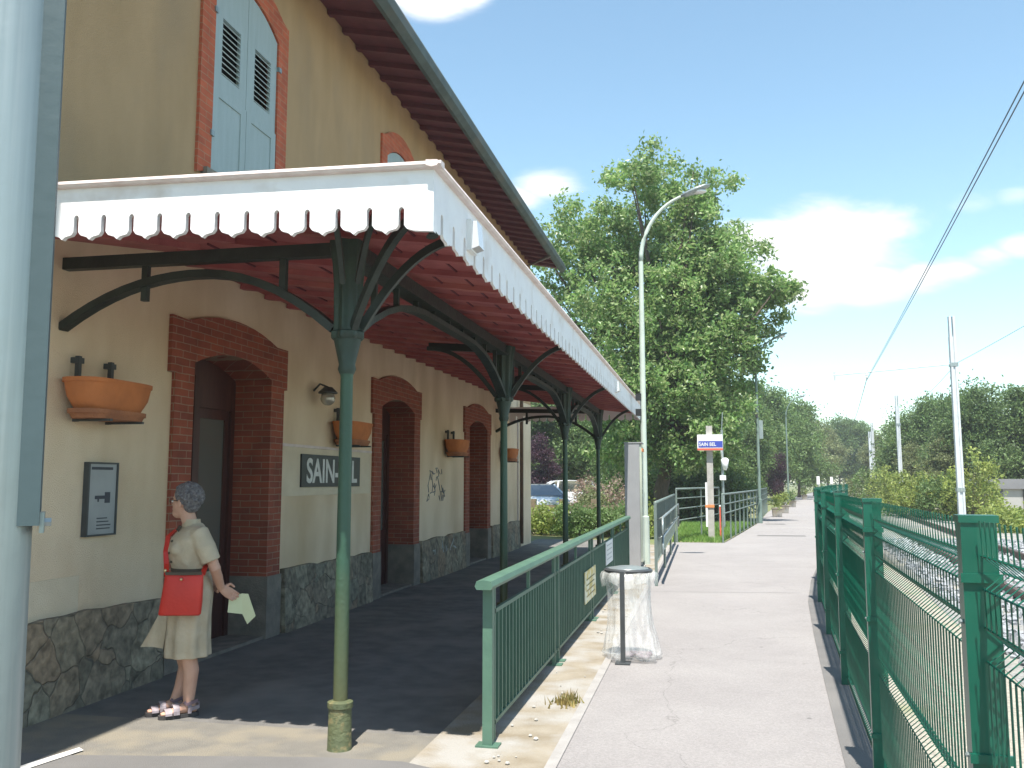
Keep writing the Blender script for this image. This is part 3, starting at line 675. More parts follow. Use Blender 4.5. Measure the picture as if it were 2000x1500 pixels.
while y < CY1-.1:
    xa, xb = CX-.05, WX+.01
    if y < hy: xb = CX-(CX-WX)*(y-CY0)/(hy-CY0)
    n = 5
    p = [(xa+(xb-xa)*k/n, y, sz(xa+(xb-xa)*k/n, y)-.022) for k in range(n+1)]
    mb.tube(p, 0, rect=(.04,.026)); y += .50
x = CX-.5
while x > WX+.1:
    ya, yb = CY0+.04, CY0+(hy-CY0)*(CX-x)/(CX-WX)
    mb.tube([(x,ya,sz(x,ya)-.022),(x,yb,sz(x,yb)-.022)], 0, rect=(.04,.026)); x -= .5
build_each(mb, 'rafter', M['soffit_red'], C)
mb = MB()
for x in (CX-.16, CX-.42, CX-.68, -3.0, -3.7):
    mb.tube([(x,CY0+(hy-CY0)*(CX-x)/(CX-WX)+.02,sz(x,30)-.005),(x,CY1-.04,sz(x,30)-.005)], 0, rect=(.006,.012))
build_each(mb, 'board_joint', M['eave_red'], C)
# beam over the columns, lower arches and struts
BX = -2.15
mb = MB(); mb.box(BX-.045,BX+.045,COLS[0]-.05,COLS[-1]+.2,2.985,3.085)
mb.box(BX-.07,BX+.07,COLS[0]-.05,COLS[-1]+.2,2.965,2.985)
BM = mb.build('beam', M['iron_dark'], C)
def arch_pts(y0, y1, n=16):
    out = []
    for k in range(n+1):
        t = k/n; s = abs(2*t-1)
        out.append((y0+(y1-y0)*t, 2.90-.40*max(0,(s-.28)/.72)**2.2))
    return out
for a, b in zip(COLS, COLS[1:]):
    pt = arch_pts(a+.06, b-.06)
    mb = MB(); mb.tube([(BX,y,z) for y, z in pt], 0, rect=(.045,.022))
    for k in range(1, 10):
        t = k/10; y = a+(b-a)*t
        s = abs(2*t-1); z = 2.90-.40*max(0,(s-.28)/.72)**2.2
        mb.box(BX-.02,BX+.02,y-.014,y+.014,z,2.97)
    mb.build('arch_girder', M['iron_dark'], C)
for i, y in enumerate(COLS):
    yw = y+.26
    mb = MB(); f2 = lambda x: y+(yw-y)*(BX-x)/(BX-WX)
    if i in (1, 2):
        mb.tube([(BX,y,3.04),(BX-.9,f2(BX-.9),3.12)], 0, rect=(.03,.04)); mb.tube([(BX-.09-(.8*k/10), y, 2.52+.56*(1-(1-k/10)**2.1)) for k in range(11)], 0, rect=(.03,.022))
        mb.build('arch_bracket', M['iron_dark'], C)
    else:
      mb.tube([(BX,y,3.03),(WX,yw,3.11)], 0, rect=(.035,.042))
      P = []
      for k in range(17):
          t = k/16; x = BX-.09-(BX-.09-WX)*t
          s = 2*t-1; z = 2.955-(.43 if s < 0 else .30)*abs(s)**2.1
          P.append((x, f2(x), z))
      mb.tube(P, 0, rect=(.04,.026))
      for x in (-2.62,-3.70): mb.box(x-.022,x+.022,f2(x)-.02,f2(x)+.02,2.80 if x < -3 else 2.78,3.05)
      mb.build('arch_girder', M['iron_dark'], C)
    # column
    cm = MB(); cm.lathe((BX,y,0), [(.2,.043),(.9,.043),(1.7,.040),(2.22,.038),(2.26,.045)], 20)
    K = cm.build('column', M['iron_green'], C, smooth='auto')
    cm = MB(); cm.lathe((BX,y,0), [(0,.075),(.01,.072),(.235,.068),(.245,.076),(.275,.076),(.285,.045)], 20)
    cm.build('column_base', M['iron_moss'], K, smooth='auto')
    cm = MB(); cm.lathe((BX,y,0), [(2.24,.044),(2.27,.056),(2.30,.050),(2.44,.082),(2.455,.084)], 32)
    cm.lathe((BX,y,0), [(2.455,.088),(2.47,.10),(2.50,.10),(2.51,.088),(2.60,.086),(2.80,.090),(2.95,.102),(3.03,.118),(3.07,.12)], 48, .09, 8)
    cm.build('column_capital', mat('capital_green_%d' % i, (.026,.052,.038,1), (.018,.034,.027,1), 9, .5, .2, 40), K, smooth='auto')
    # curved brackets out to the fascia
    def bracket(dx, dy, ln, ztop=3.06):
        q = []
        for k in range(13):
            t = k/12; u = .09+(ln-.09)*t
            q.append((BX+dx*u, y+dy*u, 2.52+(ztop-2.52)*(1-(1-t)**2.1)))
        return q
    cm = MB(); cm.tube(bracket(1,0,.76), 0, rect=(.018,.024))
    if i == 0:
        s2 = math.sqrt(.5); cm.tube(bracket(s2,-s2,1.06,3.03), 0, rect=(.020,.026)); cm.tube(bracket(.54,-.84,.90,3.05)[3:], 0, rect=(.015,.02)); cm.tube(bracket(.26,-.965,.78,3.05)[3:], 0, rect=(.015,.02))
    if i == 3: cm.tube(bracket(0,1,.9), 0, rect=(.018,.024))
    build_each(cm, 'column_bracket', M['iron_dark'], K)
# dark drain end at the corner of the canopy
MB().tube([(CX-.16,CY0+.2,3.0),(CX-.03,CY0+.06,2.93),(CX-.02,CY0+.05,2.87)], .035, 8).build('corner_outlet', M['iron_dark'], C)
# box lights on the long fascia
for k, (y, lb) in enumerate(((5.15,'white box light on the canopy side board, nearest the corner'),(14.35,'white box light halfway along the canopy side board'))):
    z = ztS(y)-.17; t = thing('wall_light', lb, 'light', (CX,y,z-.12), group='box lights on the canopy edge')
    MB().box(CX,CX+.03,y-.075,y+.075,z-.10,z+.09).build('light_body', M['white_plain'], t)
    m2 = MB(); m2.prism([(.03,-.09),(.075,-.075),(.06,.08),(.03,.08)], lambda u, v, w: (CX+u, w, z+v), y-.062, y+.062); m2.build('light_diffuser', M['headlamp'], t)

# ------------------------------------------------------------------ things on the wall
for k, (yc, lb) in enumerate(((5.75,'empty terracotta wall trough with saucer, left of the nearest door'),(10.42,'terracotta wall trough above the dark name sign'),(15.25,'terracotta wall trough between second and third doors'),(19.6,'terracotta wall trough beyond the farthest door'))):
    t = thing('wall_planter', lb, 'planter', (WX+.17,yc,2.0), group='terracotta troughs hung on the station wall')
    def trough(z0, z1, r0, r1, extra=0):
        rings = []
        for z, r in ((z0,r0),(z0+(z1-z0)*.45,r0+(r1-r0)*.75),(z1-.03,r1),(z1-.03,r1+.012),(z1,r1+.014),(z1,r1-.02),(z1-.05,r1-.025)):
            rg = []
            for j in range(28):
                a = 2*PI*j/28; ca, sa = math.cos(a), math.sin(a)
                rg.append((WX+.17+.45*r*(abs(ca)**.7)*(1 if ca > 0 else -1), yc+r*1.0*(abs(sa)**.55)*(1 if sa > 0 else -1), z))
            rings.append(rg)
        return MB().loft(rings)
    trough(2.075,2.30,.275,.375).build('trough', M['terracotta'], t, smooth='auto')
    trough(2.02,2.085,.30,.325).build('saucer', M['terracotta_dark'], t, smooth='auto')
    for s in (-.19,.17):
        h = MB()
        h.tube([(WX+.05,yc+s,2.0),(WX+.05,yc+s,2.47)], 0, rect=(.016,.016)); h.box(WX+.0,WX+.06,yc+s-.02,yc+s+.05,2.42,2.46); h.tube([(WX+.05,yc+s,2.01),(WX+.34,yc+s,2.01)], 0, rect=(.014,.008))
        h.build('hanger', M['dark_metal'], t)
# name sign
t = thing('station_sign', 'dark enamel station name sign reading SAIN-BEL', 'sign', (WX+.02,10.16,1.5))
MB().box(WX+.009,WX+.03,9.30,11.03,1.515,1.885).build('sign_board', M['enamel'], t)
text_part('lettering', 'SAIN-BEL', .285, M['letter'], t, Matrix.Translation((WX+.033,10.17,1.70)) @ Matrix(((0,0,1,0),(1,0,0,0),(0,1,0,0),(0,0,0,1))), 1.50)
# information panel
t = thing('information_panel', 'grey glazed information panel left of the nearest door', 'notice', (WX+.02,5.91,1.18))
MB().box(WX,WX+.035,5.75,6.07,1.185,1.715).build('panel_face', M['plaque'], t)
f = MB(); 
for a in ((5.74,5.756,1.18,1.72),(6.066,6.08,1.18,1.72),(5.756,6.066,1.18,1.193),(5.756,6.066,1.707,1.72)): f.box(WX,WX+.045,*a)
f.build('panel_frame', M['dark_metal'], t)
f = MB(); f.box(WX+.036,WX+.038,5.78,6.02,1.665,1.685)
for r in range(4): f.box(WX+.036,WX+.038,5.86,5.86+random.uniform(.08,.16),1.23+r*.025,1.238+r*.025)
f.box(WX+.036,WX+.038,5.94,6.0,1.42,1.50); f.box(WX+.036,WX+.038,5.83,5.94,1.45,1.475); f.box(WX+.036,WX+.038,5.86,5.875,1.43,1.45)
f.build('panel_print', M['ink'], t)
# lantern
t = thing('wall_lantern', 'old round wall lantern above a trough, behind the nearest column', 'lantern', (WX+.1,9.62,2.35))
f = MB(); f.tube([(WX,9.62,2.62),(WX+.08,9.62,2.70),(WX+.18,9.62,2.66)], .012, 6); f.lathe((WX+.18,9.62,0), [(2.62,.03),(2.66,.05),(2.60,.11),(2.585,.11)], 14)
f.build('lantern_arm', M['dark_metal'], t, smooth='auto')
MB().ell((WX+.18,9.62,2.53), (.085,.085,.085), 14, 8).build('lantern_globe', glass_mat('lantern_glass', (.35,.32,.26,1), .1), t, smooth=True)

# ------------------------------------------------------------------ green railing along the platform edge
RX = -1.30
t = thing('green_railing', 'green steel barred railing with flat handrail along the platform edge', 'railing', (RX,10.5,0))
PY = [5.42, 7.95, 10.48, 13.0, 15.55]
h = MB(); pr = [(-.045,.935),(.045,.935),(.055,.955),(.045,.985),(.0,.992),(-.045,.985),(-.055,.955)]
h.loft([[(RX+u, y, v) for u, v in pr] for y in (PY[0]-.13, PY[-1]+.1)]); h.build('handrail', M['rail_green'], t)
for k, y in enumerate(PY):
    for s in ((0,) if k in (0,4) else (-.09,.09)):
        w = .03 if k in (0,4) else .013
        m = MB().box(RX-w,RX+w,y+s-w,y+s+w,.012,.934); m.box(RX-.07,RX+.07,y+s-.05,y+s+.05,.004,.014)
        m.build('post', M['rail_green'], t)
for a, b in zip(PY, PY[1:]):
    a2, b2 = a+.13, b-.13
    m = MB(); m.box(RX-.012,RX+.012,a+.03,b-.03,.765,.79); m.box(RX-.012,RX+.012,a+.03,b-.03,.095,.12)
    for q in (a2,b2): m.box(RX-.012,RX+.012,q-.012,q+.012,.004,.934)
    m.box(RX-.012,RX+.012,(a+b)/2-.012,(a+b)/2+.012,.79,.934)
    m.build('panel_frame', M['rail_green'], t)
    m = MB(); n = int((b2-a2)/.105)
    for k in range(1, n): 
        q = a2+(b2-a2)*k/n; m.box(RX-.010,RX+.010,q-.010,q+.010,.12,.765)
    build_each(m, 'bar', M['rail_green'], t)
    MB().box(RX-.026,RX-.020,a2,b2,.125,.76).build('infill_sheet', M['panel_green'], t)
for (y0, y1, z0, z1, lb, mm) in ((9.78,10.74,.26,.60,'yellow notice tied to the green railing beside the bin','yellow_sign'),(11.93,12.80,.48,.78,'white notice tied to the green railing near its far end','paper_white')):
    t = thing('railing_notice', lb, 'notice', (RX+.02,(y0+y1)/2,z0))
    MB().box(RX+.014,RX+.024,y0,y1,z0,z1).build('notice_board', M[mm], t)
    m = MB()
    for k in range(4): m.box(RX+.0245,RX+.0255,y0+.1,y1-.1-.1*random.random(),z0+.06+k*.06,z0+.075+k*.06)
    m.build('notice_print', M['leaf_weed'] if mm == 'yellow_sign' else M['plaque'], t)
# kerbside weed
mb = MB(); 
o = blades('dry_weed', M['leaf_weed'], [(-.99+random.gauss(0,.045), 6.55+random.gauss(0,.06), .004) for _ in range(170)], .06, .008, (-.99,6.55,0))
tag(o, 'small dry yellow weed growing on the platform edge', 'weed')
# ------------------------------------------------------------------ bin with clear bag
t = thing('bag_bin', 'ring bin with clear plastic rubbish bag on a dark post', 'bin', (-.70,8.25,0))
cx, cy = -.69, 8.30
m = MB(); m.box(cx-.055,cx-.015,8.03,8.07,.0,.79); m.box(cx-.10,cx+.03,7.98,8.12,.002,.012); m.box(cx-.045,cx-.025,8.07,8.12,.74,.77)
m.build('post', M['dark_metal'], t)
m = MB(); rings = []
for r, z in ((.185,.765),(.215,.765),(.22,.785),(.20,.80),(.185,.79)): rings.append([(cx+r*math.cos(2*PI*k/28), cy+r*math.sin(2*PI*k/28), z) for k in range(28)])
m.loft(rings+[rings[0]], caps=False); m.build('ring', M['dark_metal'], t, smooth='auto')
m = MB(); m.lathe((cx,cy,0), [(.778,.13),(.785,.19),(.80,.18),(.815,.10),(.82,.02)], 24); m.build('lid', M['galv'], t, smooth='auto')
rings = []; random.seed(5)
ph = [random.uniform(0,6) for _ in range(6)]
for i in range(19):
    z = .78-.755*i/18; t_ = i/18
    r = .205+.012*math.sin(3*t_)+(.05*max(0,t_-.70)/.30 if t_ > .70 else 0)-(.03*math.sin(PI*min(1,t_*1.3)))
    rg = []
    for k in range(48):
        a = 2*PI*k/48
        w = 1+(.05+.06*t_)*math.sin(5*a+ph[0]+2*t_)+.045*math.sin(9*a+ph[1]-3*t_)+.03*math.sin(17*a+ph[2]+4*t_)
        rg.append((cx+.03*t_+r*w*math.cos(a), cy+r*w*math.sin(a), z+.012*math.sin(7*a+ph[3])*(t_ if t_ > .5 else .4)))
    rings.append(rg)
m = MB(); m.loft(rings, caps=False); m.f.append(tuple(range(18*48, 19*48))); m.build('bag', M['bag'], t, smooth=True)
rings = []
for r, z in ((.20,.775),(.235,.76),(.25,.72),(.245,.66)):
    rings.append([(cx+r*(1+.05*math.sin(6*2*PI*k/48+1)+.04*math.sin(11*2*PI*k/48))*math.cos(2*PI*k/48), cy+r*(1+.05*math.sin(6*2*PI*k/48+1))*math.sin(2*PI*k/48), z+.03*math.sin(5*2*PI*k/48)*(z < .73)) for k in range(48)])
m = MB(); m.loft(rings, caps=False); m.build('bag_cuff', M['bag'], t, smooth=True)
m = MB()
for k in range(9): m.ell((cx+random.uniform(-.02,.17), cy+random.uniform(-.12,.08), .035), (random.uniform(.03,.06), random.uniform(.03,.05), .025), 8, 5)
m.build('rubbish', M['purple_leather'], t, smooth=True)
random.seed(11)
# ------------------------------------------------------------------ grey totem
t = thing('ticket_totem', 'tall grey metal totem with glazed side standing at the railing end', 'totem', (-1.2,16.8,0))
MB().box(-1.43,-1.16,16.7,17.25,.0,2.28).build('cabinet', M['totem'], t)
MB().box(-1.157,-1.115,16.72,17.23,.12,2.22).build('glazed_side', M['totem_glass'], t)
m = MB(); m.box(-1.44,-1.11,16.69,17.26,2.28,2.30); m.build('cap', M['totem'], t)
MB().box(-1.155,-1.10,16.73,17.2,2.13,2.19).build('orange_strip', M['orange'], t)
MB().box(-1.46,-1.10,16.67,17.28,0.0,.03).build('base_plate', M['concrete'], t)
# ------------------------------------------------------------------ street lamps
def lamp(loc, h, arm, dx, paint, label, hasbox):
    t = thing('street_lamp', label, 'street lamp', loc, group='street lamps along the path')
    x, y, _ = loc
    m = MB(); m.lathe((x,y,0), [(0,.09),(.9,.085),(.92,.062),(h*.6,.052),(h*.82,.045)], 12)
    m.build('pole', paint, t, smooth='auto')
    m = MB(); q = []
    for k in range(13):
        a = k/12
        q.append((x+arm*(1-math.cos(a*1.35))/(1-math.cos(1.35)), y, h*.82+(h*.18)*(math.sin(a*1.35)/math.sin(1.35))))
    m.tube(q, [.045-.018*k/12 for k in range(13)], 8); m.build('arm', paint, t, smooth=True)
    e = Vector(q[-1]); d = (Vector(q[-1])-Vector(q[-2])).normalized()
    m = MB(); rings = []
    for s, w, hh in ((-.08,.04,.03),(.05,.10,.05),(.22,.14,.065),(.42,.125,.05),(.52,.05,.02)):
        c = e+d*s; rings.append([(c.x, c.y+w*math.cos(2*PI*k/12), c.z+hh*math.sin(2*PI*k/12)+.01) for k in range(12)])
    m.loft(rings); m.build('lamp_head', M['galv'] if hasbox != 2 else paint, t, smooth=True)
    m = MB(); c = e+d*.28; m.ell((c.x,c.y,c.z-.035), (.17,.10,.05), 12, 6); m.build('lamp_lens', M['headlamp'], t, smooth=True)
    if hasbox == 1:
        m = MB()
        for z in (2.85,3.15): m.box(x-.14,x-.03,y-.10,y+.04,z,z+.13)
        build_each(m, 'junction_box', M['black'], t)
    if hasbox == 2:
        m = MB(); m.box(x+.06,x+.20,y-.02,y+.03,3.2,3.9); m.build('small_sign', M['galv'], t)
        m = MB(); m.lathe((x,y,0), [(4.0,.07),(4.15,.07)], 10); m.build('clamp', M['dark_metal'], t)
    return t
lamp((-1.13,17.6,0), 7.22, .88, 1, M['lamp_paint'], 'tall pale curved street lamp in front of the big tree', 1)
lamp((2.05,35.5,0), 7.05, .72, 1, M['lamp_dark'], 'grey green street lamp with a small sign, right of the big tree', 2)
lamp((5.6,64,0), 7.3, .85, 1, M['lamp_dark'], 'third street lamp along the path, thin against the woods', 0)
lamp((9.9,100,0), 6.0, .7, 1, M['lamp_paint'], 'farthest street lamp, pale and short beside the dark board', 0)
# ------------------------------------------------------------------ tube railings by the ramp and along the far path
def tube_rail(label, pts, heights, post_every, base=0, lower=None, cat='railing', mat_=None, r=.022):
    mat_ = mat_ or M['rail_grey']
    p0 = pts[0]; t = thing('tube_railing', label, cat, (p0[0],p0[1],0))
    m = MB(); m.tube([(x,y,heights[0]) for x, y in pts], r*1.25, 8); m.build('handrail', mat_, t, smooth=True)
    for hgt in heights[1:]:
        m = MB(); m.tube([(x,y,hgt) for x, y in pts], r*.8, 6); m.build('mid_rail', mat_, t, smooth=True)
    for (a, b), (c, d) in zip(pts, pts[1:]):
        ln = math.hypot(c-a, d-b); n = max(1, round(ln/post_every))
        for k in range(n+(1 if (c,d) == pts[-1] else 0)):
            x, y = a+(c-a)*k/n, b+(d-b)*k/n
            MB().box(x-r,x+r,y-r,y+r,0,heights[0]).build('post', mat_, t)
    return t
t = tube_rail('grey double tube ramp railing beside the path, past the totem', [(-.74,14.0),(-.74,17),(-.74,20),(-.74,22.9)], [1.25,.35], 3.0)
m = MB()
for hgt in (1.02,.72): m.tube([(-.64,14.1,hgt-.25),(-.64,14.2,hgt),(-.64,22.7,hgt),(-.64,22.8,hgt-.25)], .02, 8)
for y in (14.6,17,19.5,22):
    for hgt in (1.02,.72): m.tube([(-.74,y,hgt-.05),(-.64,y,hgt)], .012, 6)
m.build('grab_rail', M['galv'], t, smooth=True)
m = MB()
for k in range(1,74):
    y = 14+8.9*k/74
    m.box(-.748,-.732,y-.008,y+.008,.35,1.24)
build_each(m, 'bar', M['rail_grey'], t)
tube_rail('grey tube railing closing off the small lawn', [(-.72,24.0),(-.1,26.8),(.45,29.4)], [1.38,1.13,.86,.56], 2.8)
LP = [(x-.03, y) for x, y in LEFT2[:5]]
tube_rail('grey green tube railing along the left edge of the far path', LP, [1.24,.98,.74], 1.45)
# ------------------------------------------------------------------ concrete sign post on the lawn
t = thing('sign_post', 'concrete post on the lawn carrying a white, blue and red box sign', 'sign', (.17,25.6,0))
x, y = .17, 25.6
MB().box(x-.085,x+.085,y,y+.17,0,3.12).build('post', M['concrete'], t)
MB().box(x-.14,x-.087,y-.02,y+.1,.33,1.55).build('white_panel', M['white_plain'], t)
MB().box(x-.15,x+.095,y-.026,y+.18,.86,.93).build('orange_tape', M['orange'], t)
m = MB().box(x-.33,x+.36,y-.14,y-.004,2.43,2.87); SB = m.build('sign_box', M['white_plain'], t)
MB().box(x-.30,x+.355,y-.144,y-.1405,2.51,2.69).build('blue_band', M['blue'], SB)
MB().box(x-.33,x+.36,y-.144,y-.1405,2.435,2.49).build('red_stripe', M['red_stripe'], SB)
text_part('sign_text', 'SAIN BEL', .10, M['letter'], SB, Matrix.Translation((x-.05,y-.146,2.60)) @ Matrix(((1,0,0,0),(0,0,-1,0),(0,1,0,0),(0,0,0,1))), .46)
t = thing('marker_stake', 'red marker stake right of the concrete sign post', 'stake', (.42,25.9,0))
MB().box(.40,.44,25.9,25.94,0,.88).build('stake', M['red_stripe'], t); MB().box(.395,.445,25.895,25.945,.88,.92).build('stake_cap', M['white_plain'], t)
t = thing('loudspeaker_post', 'white trackside loudspeaker on a slim pole behind the sign post', 'loudspeaker', (.62,31,0))
MB().lathe((.62,31,0), [(0,.05),(3.3,.04)], 10).build('pole', M['galv'], t, smooth='auto')
m = MB(); m.loft([[(.70+w*math.cos(2*PI*k/10), 30.9+w*math.sin(2*PI*k/10), z) for k in range(10)] for z, w in ((1.95,.05),(2.1,.10),(2.3,.13),(2.36,.06))]); m.tube([(.62,31,2.3),(.58,30.95,2.7),(.60,30.95,2.85)], .035, 6); m.build('horn', M['white_plain'], t, smooth=True)
MB().box(.52,.72,30.85,31.0,1.62,1.78).build('control_box', M['white_plain'], t)
MB().tube([(.62,31,3.3),(.66,31,3.9)], .015, 6).build('aerial', M['galv'], t)

# ------------------------------------------------------------------ green mesh fence
t = thing('mesh_fence', 'dark green welded mesh fence with folded wires along the track', 'fence', (.9,5,0))
WPROF = [(.03,0),(.06,0),(.105,.05),(.15,0),(.56,0),(.605,.05),(.65,0),(1.10,0),(1.145,.05),(1.19,0),(1.29,0),(1.335,.05),(1.38,0),(1.475,-.004)]
def panel(a, b, spacing, wr):
    a = Vector((a[0],a[1],0)); b = Vector((b[0],b[1],0)); d = (b-a).normalized(); nrm = Vector((d.y,-d.x,0))
    ln = (b-a).length; n = int((ln-.12)/spacing); m = MB()
    for k in range(n+1):
        p = a+d*(.06+(ln-.12)*k/n)
        m.tube([p+nrm*(o*1.0)+Vector((0,0,z)) for z, o in WPROF], wr, 4)
    for z, o in ((.06,0),(.105,.05),(.15,0),(.56,0),(.605,.05),(.65,0),(1.10,0),(1.145,.05),(1.19,0),(1.29,0),(1.335,.05),(1.38,0)):
        m.tube([a+d*.03+nrm*(o+.004)+Vector((0,0,z)), b-d*.03+nrm*(o+.004)+Vector((0,0,z))], wr*1.15, 4)
    return m
for i, (a, b) in enumerate(zip(FENCE[1:], FENCE[2:])):
    if i < 2: panel(a, b, .05, .0030).build('mesh_panel', M['fence_green'], t)
    elif i < 9: panel(a, b, .05, .0034).build('mesh_panel', M['fence_green'], t)
    else: panel(a, b, .10, .003).build('mesh_panel', M['fence_green'], t)
for i, (x, y) in enumerate(FENCE[1:]):
    j = min(i+2, len(FENCE)-1); d = (Vector(FENCE[j])-Vector(FENCE[j-1])).normalized(); nx, ny = d.y, -d.x
    m = MB(); m.obox((x,y,.74), (nx*.045,ny*.045,0), (d.x*.03,d.y*.03,0), (0,0,.735))
    m.obox((x+nx*.0,y+ny*.0,1.478), (nx*.05,ny*.05,0), (d.x*.035,d.y*.035,0), (0,0,.010))
    P = m.build('post', M['fence_green'], t)
    m = MB()
    for z in (.25,.85,1.32): m.obox((x-d.x*.034,y-d.y*.034,z), (nx*.052,ny*.052,0), (d.x*.006,d.y*.006,0), (0,0,.012))
    build_each(m, 'clip', M['fence_green'], P)
    m = MB(); 
    for z in (.85,1.2): m.ell((x-nx*.05,y-ny*.05,z), (.008,.008,.008), 6, 4)
    build_each(m, 'bolt', M['galv'], P)

# ------------------------------------------------------------------ catenary masts and wires
masts = [((9.25,36.,0), 7.75, 'nearest catenary mast, tall and pale, carrying the wire bracket'), ((12.0,60,0), 6.95, 'second catenary mast from the right, thinner'), ((14.3,82,0), 6.6, 'third catenary mast, thin, close beside the fourth'), ((15.6,91,0), 6.3, 'farthest thin catenary mast left of the third'), ((17.6,97,0), 5.6, 'short far mast against the trees right of the paired masts')]
for k, ((x, y, z0), h, lb) in enumerate(masts):
    t = thing('catenary_mast', lb, 'mast', (x,y,0), group='catenary masts beside the track')
    m = MB(); w = .15
    m.tube([(x,y,0),(x-.02,y,h*.9)], 0, rect=(.11,.08))
    for s in (-1,1): m.tube([(x+s*.085,y-.02,0),(x+s*.065-.02,y-.02,h)], 0, rect=(.035,.095))
    m.build('pole', M['mast'], t)
    m = MB()
    for z in (1.2,h-1.9): m.box(x-.15,x+.13,y-.125,y+.125,z,z+.14)
    build_each(m, 'collar', M['galv'], t)
    if k < 1:
        zb = h-1.9 if k == 0 else h-1.4
        m = MB(); m.tube([(x,y,zb+.1),(x-4.3,y,zb-.22)], .028, 6); m.tube([(x-2.9,y,zb-.12),(x-4.3,y,zb-.22)], .022, 6); m.tube([(x-3.05,y,zb-.06),(x-3.1,y,zb-.45)], .02, 6); m.tube([(x-4.25,y,zb-.1),(x-4.25,y,zb-.42)], .03, 6)
        m.build('bracket', M['mast'], t)
        m = MB(); m.lathe((x-3.1,y,0), [(zb-.35,.02),(zb-.33,.06),(zb-.27,.03),(zb-.25,.06),(zb-.20,.03),(zb-.18,.06),(zb-.14,.02)], 8); m.build('insulator', M['white_plain'], t)
def wire(label, pts, r=.011):
    o = MB().tube(pts, r, 5).build('overhead_wire', M['wire'], loc=pts[len(pts)//2]); return tag(o, label, 'wire', 'overhead wires of the railway')
def sag(a, b, s, n=12): return [tuple(Vector(a).lerp(Vector(b), k/n)-Vector((0,0,s*4*(k/n)*(1-k/n)))) for k in range(n+1)]
W0 = (6.15,36,5.45)
wire('left one of the twin overhead wires leaving the frame at upper right', sag((3.25,9.5,5.60),W0,.05), .008)
wire('right one of the twin overhead wires leaving the frame at upper right', sag((3.29,9.5,5.575),(6.17,36,5.43),.05), .008)
wire('overhead wire running on from the bracket towards the far woods', sag(W0,(9.6,62,5.2),.1)+sag((9.6,62,5.2),(13.0,90,5.0),.1)[1:], .014)
wire('faint single overhead wire passing behind the nearest mast', sag((12.4,24,8.2),(9.4,36.2,6.0),.1)+sag((9.4,36.2,6.0),(12.1,60,5.6),.2)[1:], .009)

# ------------------------------------------------------------------ galvanised pole at the left edge
t = thing('sign_pole', 'pale round steel pole with blue grey channel at the left edge, closest to the viewer', 'pole', (-1.30,1.50,0))
px_, py_ = -1.372, 1.50
m = MB(); m.lathe((0,0,0), [(0,.092),(1.4,.090),(2.6,.090),(4.2,.086)], 40)
lean = lambda p: (px_+p[0]+-.007*(p[2]-1.5), py_+p[1], p[2])
m.v = [lean(p) for p in m.v]; m.build('pole', M['galv'], t, smooth='auto')
rt = Vector((math.cos(yaw+.45), math.sin(yaw+.45), 0)); fd = Vector((-rt.y, rt.x, 0))
c0 = Vector((px_,py_,0))+rt*.076-fd*.012
m = MB(); m.obox(c0+Vector((0,0,2.85)), rt*.027, fd*.050, Vector((0,0,1.355))); m.v = [(p[0]-.007*(p[2]-1.5), p[1], p[2]) for p in m.v]; CH = m.build('channel', M['galv_dark'], t)
m = MB(); m.obox(c0-rt*.030-fd*.046+Vector((0,0,2.85)), rt*.003, fd*.006, Vector((0,0,1.356))); m.v = [(p[0]-.007*(p[2]-1.5), p[1], p[2]) for p in m.v]; m.build('edge_highlight', M['galv'], CH)  # added thin strip standing in for the bright highlight beside the channel
m = MB(); cc = c0+rt*.033+Vector((0,0,1.50)); m.obox(c0+rt*.031+Vector((0,0,1.50)), rt*.004, fd*.03, Vector((0,0,.02)))
m.tube([cc, cc+rt*.014], .009, 6); m.build('bolt', M['galv'], CH)

# ------------------------------------------------------------------ trees
def leaves(m, c, rad, n, size, up=.25, squash=1):
    for _ in range(n):
        p = Vector((random.gauss(0,1), random.gauss(0,1), random.gauss(0,1)*squash))*rad*.52+c
        nrm = Vector((random.gauss(0,1), random.gauss(0,1), random.gauss(0,1)+up)).normalized()
        a = nrm.orthogonal().normalized(); a.rotate(Matrix.Rotation(random.uniform(0,2*PI),3,nrm)); b = nrm.cross(a)
        s = size*random.uniform(.6,1.35); k = len(m.v)
        m.v += [tuple(p-a*s), tuple(p+b*s*.5+nrm*s*.12), tuple(p+a*s), tuple(p-b*s*.5+nrm*s*.12)]
        m.f.append((k,k+1,k+2,k+3))
def crown_mesh(lobes, clumps, per, csize, lsize, keep=1.0, squash=.75):
    """lobes: (centre, radius); clumps spread towards the outside of each lobe"""
    m = MB(); tot = sum(r**2 for c, r in lobes); tips = []
    for c, r in lobes:
        for _ in range(max(2, int(clumps*r*r/tot))):
            d = Vector((random.gauss(0,1), random.gauss(0,1), random.gauss(0,1))).normalized()
            p = Vector(c)+d*r*(random.random()**.45)*Vector((1,1,1)).x
            leaves(m, p, csize*random.uniform(.6,1.3), int(per*random.uniform(.6,1.4)), lsize, .3, squash); tips.append(p)
    return m, tips
def limbs(base, top, r, tips, n, nb=7):
    m = MB(); base = Vector(base); top = Vector(top)
    tr = [base.lerp(top, k/6)+Vector((random.gauss(0,.08), random.gauss(0,.08), 0))*(k > 0)*r*4 for k in range(7)]
    m.tube(tr, [r*(1.25 if k == 0 else 1-.13*k) for k in range(7)], nb)
    for q in random.sample(tips, min(n, len(tips))):
        s = tr[random.randint(2,6)]; mid = s.lerp(q, .5)+Vector((random.gauss(0,.2), random.gauss(0,.2), .25))
        m.tube([s, mid, q], [r*.38, r*.2, r*.06], 5)
    return m
